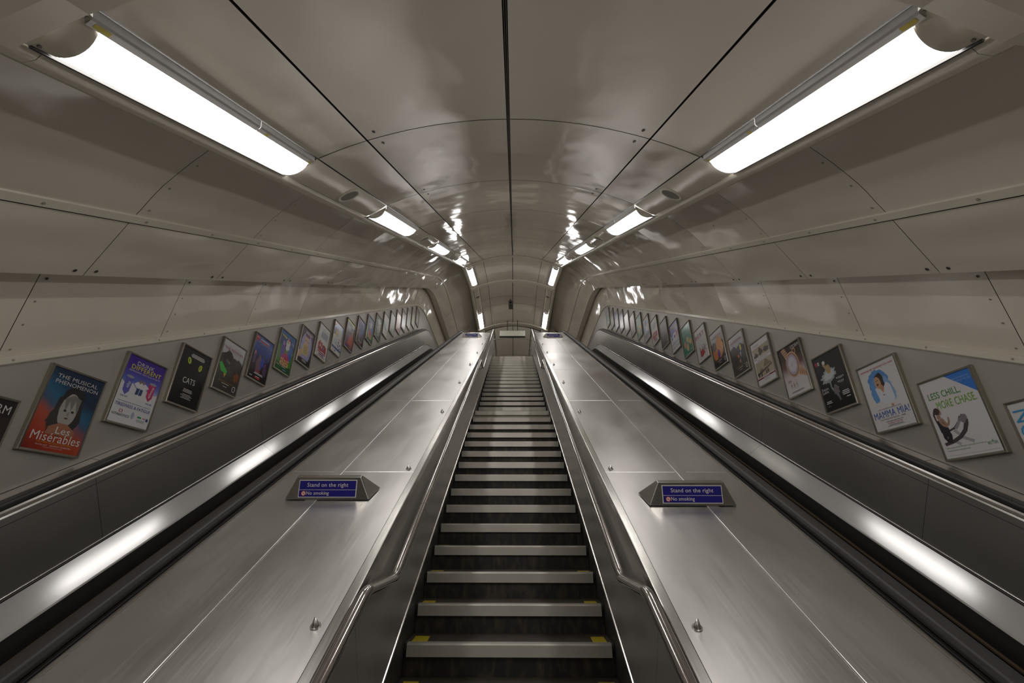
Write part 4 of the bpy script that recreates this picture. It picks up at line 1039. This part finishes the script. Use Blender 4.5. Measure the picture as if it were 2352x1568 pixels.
def d_green(A, L):
    L.lines(.5, .93, .5, 1, (.4, .5, .42), .012)
    for k in range(4): L.text(('What a', 'waste of a', 'good meal', '. . .')[k], .50, .84-.075*k, (.5, .66, .62, .2)[k], .055 if k < 3 else .012, (.42, .52, .45))
    for x, y, r, c in ((.56, .46, .13, (.55, .36, .18)), (.24, .38, .12, (.52, .26, .16)), (.48, .24, .13, (.50, .42, .20))): A.ell(x, y, r, r, c)
    A.star(.80, .36, .20, (.55, .38, .12)); A.ell(.52, .40, .06, .05, (.05, .32, .36)); L.lines(.80, .14, .26, 4, (.45, .5, .45), .008, .02); L.lines(.3, .06, .4, 1, (.4, .5, .42), .01)
def d_grey(A, L):
    L.rect(.42, .56, .52, .67, (.22, .26, .50)); L.lines(.5, .46, .80, 1, (.36, .34, .32), .018); L.lines(.5, .30, .7, 3, (.2, .18, .17), .008, .03); L.ell(.85, .14, .04, .05, (.4, .38, .3))
g_f = grad_mat('sheet_f2', [(0, BK), (.28, (.012, .009, .008)), (.58, (.10, .09, .10)), (.72, (.38, .37, .40)), (1, (.60, .58, .60))], .1)
RP = [
 (-1, 'nearest poster on the right wall, white with blue letters turned sideways', white, d_noi),
 (0, 'white framed gym advert reading Less Chill, More Chase on the right wall', ink((.62, .60, .60)), d_chill),
 (1, 'white framed musical poster with a laughing figure in white on a blue cloud', ink((.61, .59, .585)), d_mamma),
 (2, 'black framed ballet poster with a dancer in a white tutu', grad_mat('sheet_sw', [(0, BK), (.5, (.015, .018, .022)), (.8, (.02, .02, .022)), (1, (.012, .012, .013))], .2), d_swan),
 (3, 'brown and white framed advert of a rose gold watch on the right wall', grad_mat('sheet_w', [(0, (.60, .58, .58)), (.40, (.52, .46, .46)), (.58, (.13, .06, .05)), (.75, (.03, .012, .008)), (1, (.015, .007, .006))]), d_watch),
 (4, 'white framed exhibition poster with sepia pictures of a pyramid', ink((.57, .55, .55)), d_road),
 (5, 'framed poster headed The Festival with a yellow face in a dark crowd', g_f, d_fest('yellow')),
 (6, 'framed poster headed The Festival with large orange lit heads', g_f, d_fest('orange')),
 (7, 'white framed poster with the red word BEST on the right wall', ink((.52, .50, .49)), d_best),
 (8, 'green framed poster with round coloured characters below pale handwriting', ink((.03, .20, .13)), d_green),
 (9, 'purple and white Drink Different advert on the right wall beside the green poster', keep[1], d_drink),
 (10, 'dark grey framed poster with a small blue square on the right wall', grad_mat('sheet_g', [(0, (.03, .025, .025)), (.45, (.10, .095, .10)), (1, (.24, .23, .25))]), d_grey),
 (11, 'white framed poster with blue words over big red shapes on the right wall', white, d_boots),
 (12, 'grey white poster with a small blue cloud, next below the far pale green one', ink((.42, .42, .43)), d_mamma),
 (13, 'pale green framed poster far up the right wall', ink((.16, .30, .22)), d_green),
 (14, 'pinkish grey framed poster next above the pale green one on the right wall', ink((.36, .30, .30)), d_plain((.42, .36, .36), (.30, .25, .26))),
 (15, 'pale mauve framed poster far up the right wall', ink((.34, .30, .33)), d_plain((.38, .32, .35), (.40, .38, .36))),
 (16, 'dark navy framed poster far up the right wall', ink((.05, .05, .12)), d_plain((.08, .07, .20), (.20, .16, .18))),
 (17, 'pale blue grey framed poster above the dark navy one', ink((.28, .27, .33)), d_plain((.14, .15, .38), (.36, .30, .32))),
 (18, 'dark olive framed poster, third from the top of the right wall', ink((.09, .08, .06)), d_plain((.12, .11, .06), (.16, .15, .10))),
 (19, 'grey framed poster with a teal foot, second from the top of the right wall', ink((.30, .28, .27)), d_plain((.33, .31, .30), (.12, .26, .25))),
]
for i, lab, sh, dr in RP: poster(1, i, lab, sh, dr)
bpy.context.view_layer.update()
